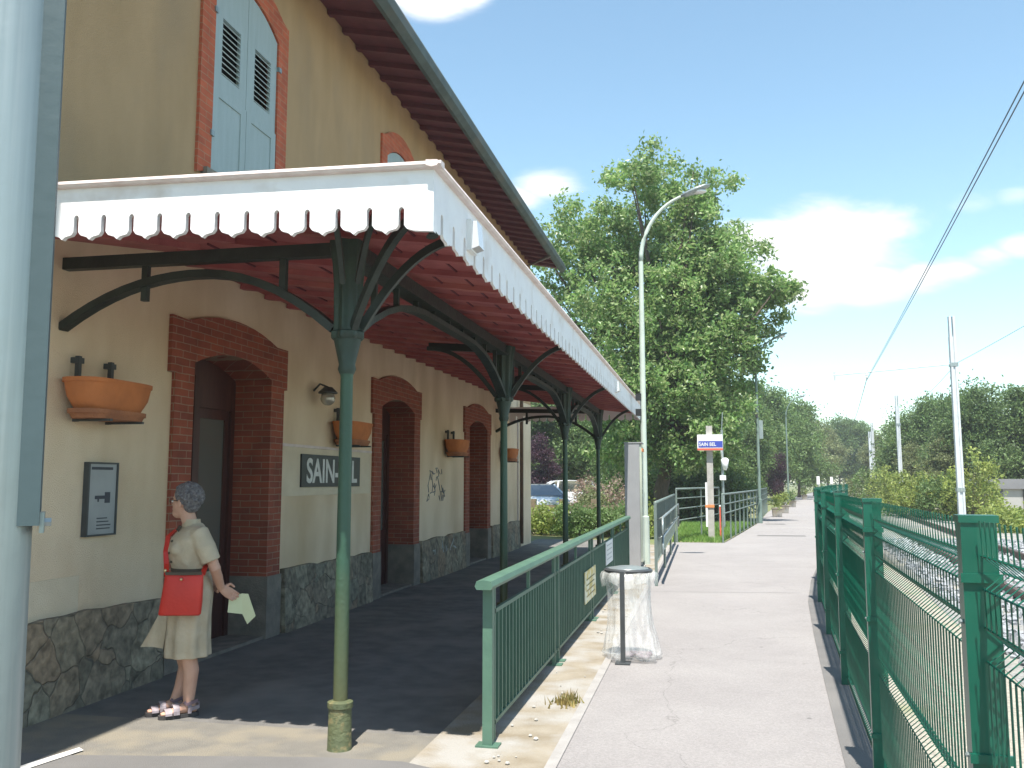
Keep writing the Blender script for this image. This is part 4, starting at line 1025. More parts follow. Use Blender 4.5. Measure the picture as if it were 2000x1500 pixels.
def tree(name, label, cat, loc, lobes, clumps, per, csize, lsize, mat_, trunk_r, trunk_h, nl=14, group=None):
    t = thing(name, label, cat, loc, group=group)
    m, tips = crown_mesh(lobes, clumps, per, csize, lsize)
    m.build('crown', mat_, t, local=True)
    if trunk_r: limbs((0,0,0), (0,0,trunk_h), trunk_r, tips, nl).build('trunk', M['bark'], t, local=True, smooth=True)
    return t
# the big tree behind the station
random.seed(21)
TY = 36.; TX = -1.5; mpp = TY*1.02/F
big = []
for px, py, rp in [(1250,352,52),(1305,330,48),(1375,372,58),(1140,430,80),(1090,500,80),(1200,470,105),(1300,440,105),(1400,470,88),(1440,560,82),(1503,605,42),(1535,592,20),(1395,620,110),(1300,590,125),(1200,620,110),(1110,600,80),(1430,700,72),(1350,740,100),(1250,760,100),(1160,740,80),(1320,830,62),(1440,770,40),(1220,850,60),(1390,820,50),(1480,680,38),(1290,885,55),(1345,880,50),(1245,905,45),(1400,850,45),(1200,880,45)]:
    x = (px-1290)*mpp; z = H+(945-py)*mpp
    rp *= .92; px = px if px < 1420 else px-22; z = H+(945-py)*mpp
    x = (px-1290)*mpp; edge = abs(px-1290)/260
    big.append(((x, random.uniform(-2.4,2.0)*(1-.55*min(1,edge)), z), rp*mpp))
for k in range(7): big.append(((random.uniform(-2.5,2.5), random.uniform(0,3.5), random.uniform(5,11)), 2.0))
big = [((c[0]*(.94 if c[0] > 0 else 1), c[1], 1.58+(c[2]-1.58)*.965), r) for c, r in big]
core = list(big)
for k in range(150):
    c, r = core[k % 30]; d = Vector((random.gauss(0,1), random.gauss(0,.8), random.gauss(.05,.7))).normalized()
    if c[2] > 11.5: d = Vector((d.x, d.y, min(d.z,.25))).normalized()
    for q in range(3): big.append((tuple(Vector(c)+d*(r*.98+q*.14)+Vector((0,0,.06*q))), .34-.08*q))
tree('broadleaf_tree', 'big round broadleaf tree towering behind the canopy end', 'tree', (TX,TY,0), big, 3000, 40, .42, .095, M['leaf_big'], .34, 7.5, 60)

# shared crowns for the woods, each tree an object of its own
def proto(kind, mat_, hgt, wid, seed, clumps=210, per=26, ls=.20):
    random.seed(seed); lob = []
    for k in range(13):
        u = random.random(); z = hgt*(.22+.70*u); rr = wid*math.sin(PI*min(.97,.18+.75*u))*.62
        a = random.uniform(0,2*PI); lob.append(((math.cos(a)*rr*random.uniform(.3,1), math.sin(a)*rr*random.uniform(.3,1), z), wid*random.uniform(.28,.46)))
    m, tips = crown_mesh(lob, clumps, per, wid*.17, ls)
    return m, limbs((0,0,0), (0,0,hgt*.6), .16, tips, 10), mat_
cache = {}
def wood(kind, name, label, x, y, hgt, group, cat='tree'):
    """height-normalised copies; the first of each kind is built, later ones share its mesh data"""
    if kind not in cache:
        mk, wd, seed, cl, pr, ls = KINDS[kind]
        m, l, mm = proto(kind, M[mk], 10, wd, seed, cl, pr, ls)
        t = thing(name, label, cat, (x,y,0), group=group); m.build('crown', mm, t, local=True); l.build('trunk', M['bark'], t, local=True, smooth=True)
        cache[kind] = t
    else:
        t = copy_tree(cache[kind]); t.name = name; t.location = (x,y,0); tag(t, label, cat, group)
    s = hgt/10; t.scale = (s*random.uniform(.9,1.15), s*random.uniform(.9,1.15), s); t.rotation_euler = (0,0,random.uniform(0,6.28))
    return t
KINDS = {'a': ('leaf_dark',4.0,31,380,48,.135), 'b': ('leaf_mid',4.3,32,380,48,.135), 'c': ('leaf_olive',3.8,33,340,46,.13), 'd': ('leaf_mid',5.2,34,430,48,.14), 'p': ('leaf_purple',4.8,35,340,44,.14), 'e': ('leaf_dark',5.2,36,430,50,.14)}
rng = random.Random(3)
def px_to(px, y):
    """ground x of an image column at depth y"""
    a = math.atan((px-1000)/F*math.cos(pitch)); return y*math.tan(a-yaw)
WOODS = [
 # column, depth, height, kind, label
 (1425,66,8.0,'b','mid green tree just right of the big tree'),(1452,74,9.4,'d','tallest mid green tree of the left wood'),(1490,78,9.0,'b','broad green tree behind the second street lamp'),(1528,84,9.2,'d','broad pale tree behind the third street lamp'),(1560,92,8.9,'b','green tree sloping down the left wood'),(1590,100,8.4,'c','olive tree left of the far opening'),(1480,64,5.2,'b','lower green tree left of the purple tree'),
 (1618,118,8.6,'c','small olive tree at the end of the path'),(1640,135,10.0,'e','dark tree at the far end of the line'),(1662,140,10.3,'a','dark tree left of the thin masts'),(1690,135,9.2,'b','green tree behind the paired thin masts'),(1715,110,7.2,'c','olive tree right of the paired masts'),(1735,96,6.0,'c','olive tree behind the second mast'),
 (1762,80,7.3,'b','green tree between the two tallest masts'),(1792,72,8.1,'d','spreading green tree left of the nearest mast'),(1825,70,8.3,'b','green tree just left of the nearest mast'),(1868,62,7.6,'a','dark tree behind the nearest mast'),(1905,58,7.9,'e','dark spreading tree right of the nearest mast'),(1945,60,7.9,'d','green tree above the grey building'),(1990,58,7.8,'a','dark tree at the right edge of the wood'),(2040,58,7.8,'b','green tree beyond the right edge'),(1925,58,5.8,'b','lower green tree in front of the right wood'),(1970,60,6.0,'e','lower dark tree right of the grey building end'),(1845,58,4.9,'c','low olive tree behind the nearest mast'),(1780,66,4.8,'c','low olive tree in front of the green wood'),
]
for (x, y, h, k) in ((18.3,44,7.5,'b'),(20.5,49,8.5,'d'),(23.5,54,9,'a'),(27,60,9,'b'),(22.5,42,8.5,'d'),(31,57,9,'c')):
    wood(k, 'green_tree', 'green tree across the track beyond the right edge of the view', x, y, h, 'trees across the track out of view')
for px, y, h, k, lb in WOODS:
    h *= .88 if px > 1740 else 1
    wood(k, {'a':'dark_tree','b':'green_tree','c':'olive_tree','d':'broad_tree','e':'dark_tree'}[k], lb, px_to(px,y), y, h, 'woodland trees behind the path and track')
wood('p', 'purple_tree', 'dark purple leaved tree behind the second street lamp', px_to(1514,66), 66, 3.2, None)
wood('p', 'purple_shrub', 'purple leaved shrub beyond the building corner', px_to(1050,52), 52, 3.9, None, 'shrub')
for px, y, h, k, lb in [(1060,62,7.6,'d','green tree beyond the parked cars, nearest the building'),(1105,66,9.0,'a','dark tree beyond the parked cars'),(1150,60,8.2,'b','green tree seen between the canopy columns'),(1195,58,8.6,'e','dark tree behind the tall totem'),(1215,46,5.6,'b','green tree left of the big trunk'),(1255,52,6.5,'a','dark tree right behind the totem'),(1310,50,6.2,'e','dark tree behind the big trunk'),(1365,50,6.4,'a','dark tree behind the sign post'),(1020,58,8.8,'a','dark tree half hidden by the building corner'),(1410,48,4.6,'b','small green tree right of the sign post')]:
    wood(k, 'backdrop_tree', lb, px_to(px,y), y, h, 'trees behind the station and car park')
# shrubs: leaf masses without a trunk in view
def shrub(name, label, loc, rx, ry, h, mat_, seed, clumps=70, per=26, ls=.06, cs=.22, cat='shrub', group=None):
    random.seed(seed); t = thing(name, label, cat, loc, group=group); m = MB(); st = MB()
    for _ in range(clumps):
        a = random.uniform(0,2*PI); q = math.sqrt(random.random()); z = h*random.uniform(.08,1)*(1-.35*q*q)
        p = Vector((rx*q*math.cos(a), ry*q*math.sin(a), z)); leaves(m, p, cs*random.uniform(.6,1.3), per, ls, .3)
        if random.random() < .3: st.tube([(p.x*.3,p.y*.3,0), p], [.014,.005], 4)
    m.build('foliage', mat_, t, local=True); st.build('stems', M['bark'], t, local=True)
    return t
g = 'bushes along the right side of the track'
for i, (px, y, h, rx, mm, lb) in enumerate([(1590+140,64,2.6,1.3,'leaf_light','pale bush at the foot of the second mast'),(1770,44,2.2,1.2,'leaf_light','yellow green bush right of the second mast'),(1805,42,2.1,1.2,'leaf_light','yellow green bush between the two near masts'),(1838,40.5,2.0,1.0,'leaf_mid','greener bush just left of the nearest mast'),(1893,39,2.9,1.1,'leaf_light','tallest yellow green bush right of the nearest mast'),(1908,41,2.0,.9,'leaf_light','yellow green bush before the grey building'),(1965,36,.62,1.2,'leaf_light','low yellowish bush at the right edge'),(1992,31,.55,1.1,'leaf_light','lowest yellowish bush over the fence end'),(1700,60,2.4,1.3,'leaf_mid','green bush at the foot of the paired masts'),(1735,56,2.4,1.3,'leaf_light','pale bush left of the second mast'),(1675,75,2.0,1.4,'leaf_olive','olive bush far along the track')]):
    shrub('trackside_bush', lb, (px_to(px,y),y,0), rx, rx, h, M[mm], 50+i, 80, 30, .075, .26, group=g)
g = 'low shrubs of the hedge beyond the platform'
for i, (px, y, h, rx, mm, lb) in enumerate([(1052,27,.95,.75,'leaf_light','yellow green hedge shrub beside the building corner'),(1082,27.5,.85,.75,'leaf_light','yellow green hedge shrub under the parked cars'),(1112,27,.9,.7,'leaf_mid','green hedge shrub behind the third column'),(1140,26,.85,.7,'leaf_mid','green hedge shrub right of the third column'),(1165,26.5,.8,.7,'leaf_mid','green hedge shrub behind the fourth column'),(1192,26,.95,.7,'leaf_mid','green hedge shrub left of the totem'),(1215,27,1.0,.6,'leaf_dark','dark hedge shrub touching the totem'),(1262,26,1.1,.45,'leaf_light','yellow tipped shrub right of the totem')]):
    shrub('hedge_shrub', lb, (px_to(px,y),y,0), rx, rx, h, M[mm], 80+i, 55, 28, .05, .18, group=g)
for i, (px, y, h, rx, mm, lb) in enumerate([(1150,31,1.75,.62,'leaf_dry','pinkish flowering shrub behind the wooden fence'),(1178,32,1.9,.75,'leaf_mid','green flowering shrub behind the wooden fence'),(1205,31,1.9,.8,'leaf_dry','pinkish seeding shrub beside the totem'),(1158,30,1.4,.6,'leaf_olive','olive shrub behind the wooden fence')]):
    shrub('flowering_shrub', lb, (px_to(px,y),y,0), rx, rx, h, M[mm], 95+i, 70, 30, .05, .2, group='taller shrubs behind the wooden fence')
for i, px in enumerate((1270,1300,1330,1362,1395,1425)):
    shrub('dark_shrub', ['dark shrub behind the ramp railing','dark shrub at the big trunk','dark shrub behind the lawn railing','dark shrub left of the sign post','dark shrub right of the sign post','dark shrub behind the far railing start'][i], (px_to(px,39),39,0), 1.1, 1.1, 2.1, M['leaf_dark'], 110+i, 75, 30, .09, .3, group='dark shrubs under the big tree')
g = 'pale shrubs by the far path'
# wooden rail fence beyond the platform
t = thing('wooden_fence', 'low weathered wooden rail fence in front of the car park shrubs', 'fence', (-4.2,28.4,0))
for px in (1042,1098,1160,1222):
    x = px_to(px,28.4); MB().box(x-.09,x+.09,28.3,28.48,0,1.02).build('post', M['wood'], t)
for z in (.72,.40): MB().box(px_to(1030,28.4),px_to(1225,28.4),28.26,28.30,z,z+.12).build('rail', M['wood'], t)
# planters beside the far path
for i, (px, y, mm, lb) in enumerate([(1516,42,'leaf_light','concrete planter with yellow green plant, nearest one by the far railing'),(1530,47,'leaf_light','second concrete planter beside the far railing'),(1546,58,'leaf_mid','third concrete planter along the far path'),(1570,82,'leaf_light','farthest small planter beside the path')]):
    x = px_to(px,y); t = thing('concrete_planter', lb, 'planter', (x,y,0), group='planters along the far path')
    m = MB(); m.loft([[(x+sx*w, y+sy*w, z) for sx, sy in ((-1,-1),(1,-1),(1,1),(-1,1))] for z, w in ((0,.18),(.04,.19),(.34,.22),(.36,.235),(.40,.235),(.40,.20),(.34,.20))]); m.build('tub', M['concrete_sand'], t)
    random.seed(130+i); m = MB()
    for _ in range(26): leaves(m, Vector((x+random.gauss(0,.12), y+random.gauss(0,.12), random.uniform(.40,.95))), .13, 16, .05, .5)
    m.build('foliage', M[mm], t)
# far dark board and small signs
x = px_to(1577,104); t = thing('display_board', 'dark display board on two posts at the far end of the path', 'board', (x,106,0))
MB().box(x-.2,x+1.9,106,106.1,2.35,3.75).build('board_panel', M['grey_wall'], t)
for s in (.0,1.7): MB().box(x+s-.05,x+s+.05,106.02,106.12,0,2.35).build('post', M['dark_metal'], t)
for px, y, w, z0, z1, lb in ((1590,96,1.0,1.95,2.45,'small white sign under the dark display board'),(1598,70,.22,1.35,1.95,'white marker sign left at the far end of the fence'),(1624,80,.22,1.35,1.95,'white marker sign right at the far end of the fence')):
    x = px_to(px,y); t = thing('marker_sign', lb, 'sign', (x,y,0), group='small white signs at the far end')
    MB().box(x-w/2,x+w/2,y-.02,y,z0,z1).build('plate', M['white_plain'], t); MB().box(x-.03,x+.03,y,y+.06,0,z0+.2).build('post', M['galv'], t)
# grey building on the right
x0 = px_to(1926,43); t = thing('grey_building', 'low grey flat roofed building behind bushes at the right', 'building', (x0,43,0))
MB().box(x0,x0+9,43,49,0,1.25).build('wall', M['grey_wall_light'], t); MB().box(x0-.1,x0+9.1,42.85,49.1,1.25,1.68).build('roof_band', M['grey_wall'], t)
for k in range(6): MB().box(x0+.5+k*.95,x0+.62+k*.95,42.9,43.0,0,1.25).build('pillar', M['dark_metal'], t)

# ------------------------------------------------------------------ parked cars
def car(label, loc, rz, paint, L_=4.1, W_=1.72, H_=1.5):
    t = thing('parked_car', label, 'car', loc, rz, group='cars parked behind the station')
    hw = W_/2
    prof = [(-L_/2,.35,.72),(-L_/2+.08,.30,.95),(-L_/2+.25,.24,H_*.64),(-.9,.22,H_*.66),(0,.22,H_*.66),(.75,.22,H_*.66),(L_/2-.75,.24,H_*.63),(L_/2-.12,.28,.78),(L_/2,.38,.62)]
    def sec(x, z0, z1, w):
        return [(x,-w*.9,z0),(x,-w,z0+.12),(x,-w,(z0+z1)/2),(x,-w*.94,z1-.03),(x,-w*.85,z1),(x,w*.85,z1),(x,w*.94,z1-.03),(x,w,(z0+z1)/2),(x,w,z0+.12),(x,w*.9,z0)]
    m = MB(); m.loft([sec(x, z0, z1, hw*(.86 if i in (0,8) else 1)) for i, (x, z0, z1) in enumerate(prof)])
    # roof
    r = [(-L_/2+.18,H_*.64,.80),(-L_/2+.55,H_*.97,.68),(-.6,H_,.68),(.15,H_*.98,.68),(1.15,H_*.65,.82)]
    body = m.build('body', paint, t, smooth='auto', local=True)
    m = MB(); m.loft([[(x,-w,H_*.6),(x,-w,max(H_*.62,z)),(x,w,max(H_*.62,z)),(x,w,H_*.6)] for x, z, w in r]); m.build('cabin_glass', M['car_glass'], t, local=True)
    m = MB(); m.loft([[(x,-w*.98,z-.05),(x,-w*.9,z+.015),(x,w*.9,z+.015),(x,w*.98,z-.05)] for x, z, w in r[1:4]])
    for s in (-1,1):
        for (a, b) in ((r[0],r[1]),(r[3],r[4])): m.tube([(a[0],s*a[2]*1.01,a[1]),(b[0],s*b[2]*1.01,b[1])], 0, rect=(.035,.035))
        m.tube([(.05,s*.80,H_*.64),(-.05,s*.69,H_*.98)], 0, rect=(.04,.03))
    m.build('roof', paint, t, local=True)
    for x in (-L_*.31,L_*.31):
        for s in (-1,1):
            M4 = Matrix.Rotation(PI/2,3,'X')
            w = MB(); w.lathe((0,0,0), [(-.1,.20),(-.1,.31),(.1,.31),(.1,.20)], 18); w.v = [tuple(M4@Vector(p)+Vector((x,s*(hw-.08),.31))) for p in w.v]
            wh = w.build('wheel', M['tyre'], t, smooth='auto', local=True)
            w = MB(); w.lathe((0,0,0), [(-.105,.18),(-.105,.19),(.105,.19),(.105,.18)], 14); w.v = [tuple(M4@Vector(p)+Vector((x,s*(hw-.08),.31))) for p in w.v]; w.build('hub_cap', M['galv'], wh, local=True)
    for s in (-1,1):
        MB().ell((L_/2-.14,s*hw*.66,.70), (.12,.16,.09), 8, 6).build('headlight', M['headlamp'], t, local=True, smooth=True)
        MB().ell((-L_/2+.06,s*hw*.78,.82), (.06,.09,.13), 8, 6).build('tail_light', M['red_stripe'], t, local=True, smooth=True)
        MB().ell((.75,s*(hw+.08),H_*.66), (.06,.09,.06), 8, 6).build('mirror', paint, t, local=True, smooth=True)
    MB().box(L_/2-.05,L_/2+.012,-.26,.26,.40,.50).build('number_plate', M['white_plain'], t, local=True)
    MB().box(-.7,.0,-.5,.5,H_+.012,H_+.03).build('roof_rack', M['dark_metal'], t, local=True)
    return t
car('white estate car parked beyond the hedge, roof showing highest', (px_to(1086,44),44,0), R(195), M['car_white'], 4.4, 1.75, 1.62)
car('silver blue car parked in front of the white car by the building corner', (px_to(1052,40.5),40.5,0), R(300), M['car_silver'], 3.9, 1.68, 1.45)
car('white car half hidden by the flowering shrubs', (px_to(1160,50),50,0), R(185), M['car_white'], 4.2, 1.74, 1.5)

# ------------------------------------------------------------------ the person
PX, PYY = -3.50, 5.72
rtv = Vector((math.cos(yaw), math.sin(yaw), 0))
face_dir = (-rtv).copy(); face_dir.rotate(Matrix.Rotation(R(32),3,'Z'))        # looks left in the photo, chest turned a little to the viewer
rz = math.atan2(face_dir.y, face_dir.x)
PE = thing('person', 'grey haired person in a beige dress standing with hands behind the back', 'person', (PX,PYY,.003), rz)
# local frame: +x forward, +y the person's left, z up
def ring(c, rx, ry, n=20, tilt=0):
    return [(c[0]+rx*math.cos(2*PI*k/n)+0, c[1]+ry*math.sin(2*PI*k/n), c[2]+tilt*math.cos(2*PI*k/n)) for k in range(n)]
def remesh(o, vox, it=6, fac=.5):
    r = o.modifiers.new('Remesh','REMESH'); r.mode = 'VOXEL'; r.voxel_size = vox; r.use_smooth_shade = True
    s = o.modifiers.new('Smooth','SMOOTH'); s.iterations = it; s.factor = fac
b = MB()
# head (turned towards the left shoulder side by the photo: still in profile), neck, torso
HX = .055
HD = Matrix.Rotation(R(-46),3,'Z')
def hp(x, y, z): v = HD@Vector((x,y,0)); return (HX+v.x, v.y, z)
def hell(c, r): b.ell(hp(*c), r, 14, 10, HD)
hell((-.012,0,1.462), (.092,.073,.092)); hell((.022,0,1.415), (.066,.060,.085)); hell((.045,0,1.362), (.045,.042,.042))   # skull, face, jaw
hell((.088,0,1.428), (.022,.012,.020)); hell((.082,0,1.448), (.016,.010,.030)); hell((.078,0,1.385), (.016,.022,.010)); hell((.072,0,1.35), (.02,.022,.018))  # nose, mouth, chin
hell((-.008,.072,1.425), (.018,.010,.030)); hell((-.008,-.072,1.425), (.018,.010,.030))  # ears
b.tube([(.005,0,1.24),(.02,0,1.30),(.045,0,1.38)], [.060,.052,.050], 14)
b.loft([ring((0,0,.80),.12,.165), ring((-.005,0,.95),.115,.15), ring((.0,0,1.08),.115,.155), ring((-.005,0,1.18),.105,.175), ring((-.012,0,1.25),.07,.13), ring((-.005,0,1.285),.045,.06)])
# legs
for s, ax in ((1,-.005),(-1,.055)):
    b.tube([(0.0,s*.08,.84),(.015,s*.078,.62),(.025,s*.072,.45),(.012,s*.072,.40),(-.012,s*.070,.30),(-.004+ax*.5,s*.066,.16),(.0+ax,s*.066,.085),(.0+ax,s*.066,.06)], [.095,.078,.060,.056,.054,.043,.036,.038], 14)
    b.loft([[(ax+x, s*.068+w*math.cos(2*PI*k/12), z+hh*math.sin(2*PI*k/12)) for k in range(12)] for x, w, z, hh in ((-.055,.018,.045,.018),(-.045,.030,.05,.030),(.0,.034,.062,.042),(.06,.037,.05,.032),(.115,.042,.038,.018),(.155,.036,.032,.013),(.178,.02,.030,.010))])
# arms swept behind the back
for s in (1,-1):
    sh = Vector((-.02,s*.165,1.215)); el = Vector((-.115,s*.205,.985)); wr = Vector((-.185,s*(.10 if s > 0 else .05),.845))
    b.tube([sh, sh.lerp(el,.5)+Vector((-.005,s*.012,0)), el, el.lerp(wr,.4), wr], [.052,.047,.039,.036,.027], 14)
    # palm and fingers
    pd = Vector((-.10,-s*.025,-.07)).normalized() if s > 0 else Vector((-.06,.35,-.07)).normalized()
    side = pd.cross(Vector((0,s,0))).normalized(); wide = Vector((0,0,1)).cross(pd).normalized(); wide = side
    pc = wr+pd*.05
    nr = pd.cross(wide).normalized()
    b.loft([[wr+pd*d+wide*(w*math.cos(2*PI*k/10))+nr*(.013*math.sin(2*PI*k/10)) for k in range(10)] for d, w in ((-.01,.022),(.03,.034),(.07,.040),(.09,.036))])
    for j, (ln, off) in enumerate(((.062,-.029),(.072,-.010),(.067,.010),(.052,.028))):
        p0 = wr+pd*.082+wide*off; p1 = p0+pd*ln*.42-nr*.004*s; p2 = p1+(pd*.7-nr*.6*s).normalized()*ln*.34; p3 = p2+(pd*.25-nr*.9*s).normalized()*ln*.28
        b.tube([p0-pd*.02,p0,p1,p2,p3], [.0095,.0095,.0088,.0080,.0065], 8)
    t0 = wr+pd*.025+wide*-.03; b.tube([t0, t0+(pd*.6-wide*.7).normalized()*.034, t0+(pd*.9-wide*.35-nr*.4*s).normalized()*.060], [.011,.010,.008], 8)
    if s > 0: HAND = wr+pd*.125
    else: pass
body = b.build('body', M['skin'], PE, local=True, smooth=True); remesh(body, .0042, 3, .4)
# dress: bodice, skirt, sleeves in one cloth
d = MB()
def dring(c, rx, ry, amp=0, n=48, ph=0, fl=7): return [(c[0]+rx*(1+amp*math.sin(fl*2*PI*k/n+ph))*math.cos(2*PI*k/n), c[1]+ry*(1+amp*math.sin(fl*2*PI*k/n+ph))*math.sin(2*PI*k/n), c[2]) for k in range(n)]
d.loft([dring((-.0,0,.385),.150,.158,.075,fl=9), dring((.003,0,.50),.146,.164,.06,fl=9), dring((.0,0,.66),.142,.178,.04,fl=9), dring((-.012,0,.82),.142,.184,.02,fl=9), dring((-.005,0,.93),.130,.165,.012), dring((0,0,.972),.122,.155,.01), dring((.005,0,1.02),.132,.165,.02), dring((.018,0,1.10),.142,.175,.012), dring((.008,0,1.18),.128,.185), dring((-.008,0,1.245),.088,.150), dring((-.012,0,1.275),.066,.085), dring((-.01,0,1.288),.055,.066)])
for s in (1,-1):
    sh = Vector((-.015,s*.15,1.22)); el = Vector((-.088,s*.200,1.035))
    d.tube([sh-Vector((-.02,s*.05,-.005)), sh, sh.lerp(el,.5)+Vector((0,s*.012,0)), el], [.05,.068,.070,.066], 18)
    d.ell((.115,s*.075,1.115), (.045,.06,.05), 12, 8)
dr = d.build('dress', M['dress'], PE, local=True, smooth=True); remesh(dr, .0075, 4, .4)
# wrap flap blowing out in front, collar, belt, buttons
m = MB(); n = 10
top = []
for j in range(n+1):
    t_ = j/n; rowp = []
    for i in range(7):
        u = i/6
        x = .13+.02*t_+u*(.012+.13*t_**1.3); z = .74-.30*t_+.02*u*t_; yv = -.06+.03*math.sin(4*u+3*t_)-u*.04
        rowp.append((x,yv,z))
    top.append(rowp)
v = [p for r in top for p in r]; nv = len(v); v2 = [(p[0]+.002,p[1]+.006,p[2]) for p in v]; fs = []
for j in range(n):
    for i in range(6):
        a = j*7+i; fs += [(a,a+1,a+8,a+7),(a+nv,a+7+nv,a+8+nv,a+1+nv)]
m.add(v+v2, fs); m.build('dress_flap', M['dress'], dr, local=True, smooth=True)
m = MB(); m.loft([dring((0,0,.960),.127,.160), dring((0,0,.985),.128,.161)]); m.build('belt', M['dress_dark'], PE, local=True, smooth='auto')
m = MB()
m.loft([[(p[0],p[1],p[2]) for p in dring((-.002,0,1.262),.072,.080)], [(p[0]*1.02,p[1]*1.0,p[2]) for p in dring((.006,0,1.292),.060,.064)], dring((.008,0,1.315),.060,.062)], caps=False); m.build('collar', M['dress'], PE, local=True, smooth=True)
m = MB(); m.tube([(.08,.02,1.27),(.10,.028,1.235),(.105,.012,1.245),(.085,.0,1.27)], .007, 6)
for z in (1.17,1.09,1.03): m.ell((.158-abs(z-1.10)*.25,.045,z), (.009,.010,.010), 8, 5)
m.build('buttons', M['dress_dark'], PE, local=True)
# hair: short grey mass of small curls
m = MB(); random.seed(77)
m.ell(hp(-.028,0,1.482), (.098,.086,.092), 16, 10, HD); m.ell(hp(-.055,0,1.43), (.06,.072,.075), 14, 8, HD)
for _ in range(340):
    dv = Vector((random.gauss(0,1), random.gauss(0,1), random.gauss(0,1))).normalized()
    if dv.x > .30 and dv.z < .55: continue
    if dv.z < -.55: continue
    c = Vector((-.030+dv.x*.098, dv.y*.084, 1.475+dv.z*.092)); 
    if c.z < 1.43 and c.x > -.02: continue
    r = random.uniform(.009,.019); m.ell(hp(*c), (r,r,r*.8), 7, 5)
hr = m.build('hair', M['hair'], PE, local=True, smooth=True); remesh(hr, .0045, 1, .3)
# glasses, eye, brow, lips
m = MB()
for s in (-1,1):
    c = Vector((.083,s*.030,1.442)); m.tube([hp(c.x+.003*math.cos(a), c.y+.021*math.cos(a), c.z+.016*math.sin(a)) for a in [2*PI*k/12 for k in range(13)]], .0025, 5)
    m.tube([hp(.082,s*.05,1.446), hp(.04,s*.070,1.447), hp(-.01,s*.074,1.44)], .0026, 5)
m.tube([hp(.088,-.010,1.446), hp(.090,0,1.448), hp(.088,.010,1.446)], .002, 5)
m.build('glasses', M['black'], PE, local=True)
for s in (-1,1):
    e = MB(); e.ell(hp(.072,s*.030,1.440), (.012,.013,.009), 10, 6, HD); e.build('eye', M['white_plain'], PE, local=True, smooth=True)
    e = MB(); e.ell(hp(.083,s*.030,1.440), (.003,.005,.005), 8, 5, HD); e.build('pupil', M['black'], PE, local=True, smooth=True)
m = MB(); m.ell(hp(.091,0,1.388), (.006,.020,.004), 8, 5, HD); m.ell(hp(.089,0,1.379), (.006,.017,.004), 8, 5, HD); m.build('lips', mat('lips', (.42,.15,.13,1), rough=.5), PE, local=True, smooth=True)
# sandals
for s, ax in ((1,-.005),(-1,.055)):
    m = MB(); out = [(-.065,.026),(-.05,.034),(.0,.034),(.06,.038),(.12,.045),(.165,.040),(.190,.022),(.195,0)]
    poly = [(ax+x, s*.068+w) for x, w in out]+[(ax+x, s*.068-w) for x, w in reversed(out[:-1])]
    m.prism(poly, lambda u, v, t: (u, v, t), 0, .024); so_ = m.build('sandal', M['sole'], PE, local=True)
    def strap(x0, x1, hgt, w, lift=.0):
        q = []
        for k in range(11):
            a = PI*k/10; q.append((ax+x0+(x1-x0)*0, s*.068+w*math.cos(a), .024+hgt*math.sin(a)**.8))
        return q
    m = MB()
    for x0, hgt, w, bw in ((.135,.034,.050,.022),(.085,.060,.046,.020),(-.0,.088,.041,.012)): m.tube(strap(x0,x0,hgt,w), 0, rect=(bw,.004))
    m.tube([(ax-.062,s*.068-.03,.06),(ax-.068,s*.068,.075),(ax-.062,s*.068+.03,.06),(ax-.0,s*.068+.042,.05)], 0, rect=(.004,.012))
    m.build('strap', M['silver_leather'] if s > 0 else M['silver_leather'], so_, local=True)
    m = MB(); m.tube([(ax-.05,s*.068+.040,.105),(ax-.035,s*.068+.043,.10),(ax+.02,s*.068+.044,.085),(ax+.035,s*.068+.03,.098)], 0, rect=(.005,.010)); m.build('ankle_strap', M['purple_leather'], so_, local=True)
# shoulder bag worn on the front hip: a thing of its own
Mw = Matrix.Translation((PX,PYY,0)) @ Matrix.Rotation(rz,4,'Z')
BG = thing('handbag', 'red square shoulder bag hanging at the front of the person', 'handbag', tuple(Mw@Vector((.14,.13,.68))), rz)
def rel(p): return tuple((Mw@Vector(p))-Vector(BG.location))
inv = Matrix.Rotation(-rz,4,'Z')
def bl(p): return tuple(Vector(p)-Vector((.14,.13,.68)))     # person frame -> bag frame
# bag plane: faces the person's left front; axes in the person frame
bu = Vector((.86,-.50,0)).normalized(); bn = Vector((.50,.86,0)).normalized(); bc = Vector((.085,.205,0))
m = MB(); rings = []
for z, w, th, sx in ((.690,.130,.012,.022),(.70,.139,.028,.021),(.78,.136,.036,.012),(.88,.130,.030,.004),(.955,.126,.014,0),(.965,.124,.008,0)):
    rg = []
    for k in range(24):
        a = 2*PI*k/24; ca, sa = math.cos(a), math.sin(a)
        p = bc+bu*(w*abs(ca)**.35*(1 if ca > 0 else -1)+sx)+bn*(th*abs(sa)**.6*(1 if sa > 0 else -1))+Vector((0,0,z))
        rg.append(bl(p))
    rings.append(rg)
m.loft(rings); m.build('pouch', M['red_bag'], BG, local=True, smooth='auto')
m = MB(); m.tube([bl(bc+bu*-.120+bn*.016+Vector((0,0,.968))), bl(bc+bn*.022+Vector((0,0,.966))), bl(bc+bu*.120+bn*.016+Vector((0,0,.968)))], 0, rect=(.004,.010)); m.build('zip', M['dress_dark'], BG, local=True)
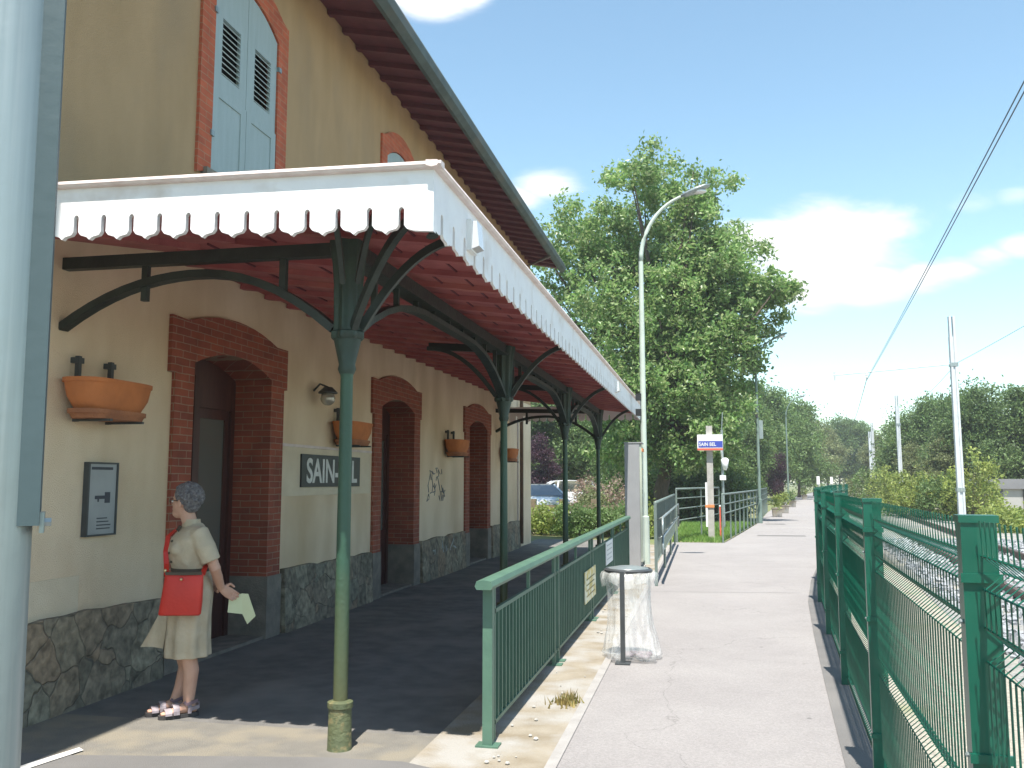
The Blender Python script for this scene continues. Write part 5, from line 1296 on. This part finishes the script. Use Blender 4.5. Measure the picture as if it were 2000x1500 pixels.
m = MB(); m.ell(bl(bc+bn*.030+bu*.01+Vector((0,0,.93))), (.011,.011,.011), 8, 6); m.ell(bl(bc+bu*.125+bn*.006+Vector((0,0,.985))), (.010,.010,.014), 8, 6); m.build('clasp', M['gold'], BG, local=True, smooth=True)
m = MB(); 
m.tube([bl(p) for p in (bc+bu*.118+Vector((0,0,.955)), (.172,.05,1.02), (.172,.01,1.10), (.145,-.06,1.20), (.06,-.125,1.262), (-.05,-.10,1.272), (-.088,-.07,1.20), (-.108,0,1.11), (-.108,.08,1.04), (-.06,.165,1.0), bc+bu*-.120+Vector((0,0,.955)))], 0, rect=(.016,.003))
m.build('shoulder_strap', M['red_bag'], BG, local=True)
# folded leaflet in the hand
hw_ = Mw@HAND
LF = thing('leaflet', 'pale green folded leaflet held behind the back', 'leaflet', tuple(hw_), rz)
m = MB()
def pg(*q):
    q = [Vector(p) for p in q]; nrm = (q[1]-q[0]).cross(q[-1]-q[0]).normalized()*.0008; n = len(q)
    m.add([p+nrm for p in q]+[p-nrm for p in q], [tuple(range(n)), tuple(reversed(range(n,2*n)))]+[(i,(i+1)%n,(i+1)%n+n,i+n) for i in range(n)])
pg((.035,.0,.005),(-.052,.012,.020),(-.058,.012,-.122),(.042,.0,-.105)); m.build('page', M['paper'], LF, local=True)
m = MB(); pg((-.052,.012,.020),(-.088,.035,.018),(-.138,.06,-.135),(-.090,.03,-.192),(-.058,.012,-.122)); m.build('page', M['paper'], LF, local=True)

# ------------------------------------------------------------------ air
hz = MB().box(-620,620,-320,920,-1.2,26)
hm = bpy.data.materials.new('thin_summer_haze'); hm.use_nodes = True; nt = hm.node_tree; nt.nodes.remove(nt.nodes['Principled BSDF'])
pv = nt.nodes.new('ShaderNodeVolumePrincipled'); pv.inputs['Color'].default_value = (.93,.96,1,1); pv.inputs['Density'].default_value = .0009; pv.inputs['Anisotropy'].default_value = .2
nt.links.new(pv.outputs[0], nt.nodes['Material Output'].inputs['Volume'])
hz = hz.build('haze', hm); hz['kind'] = 'stuff'
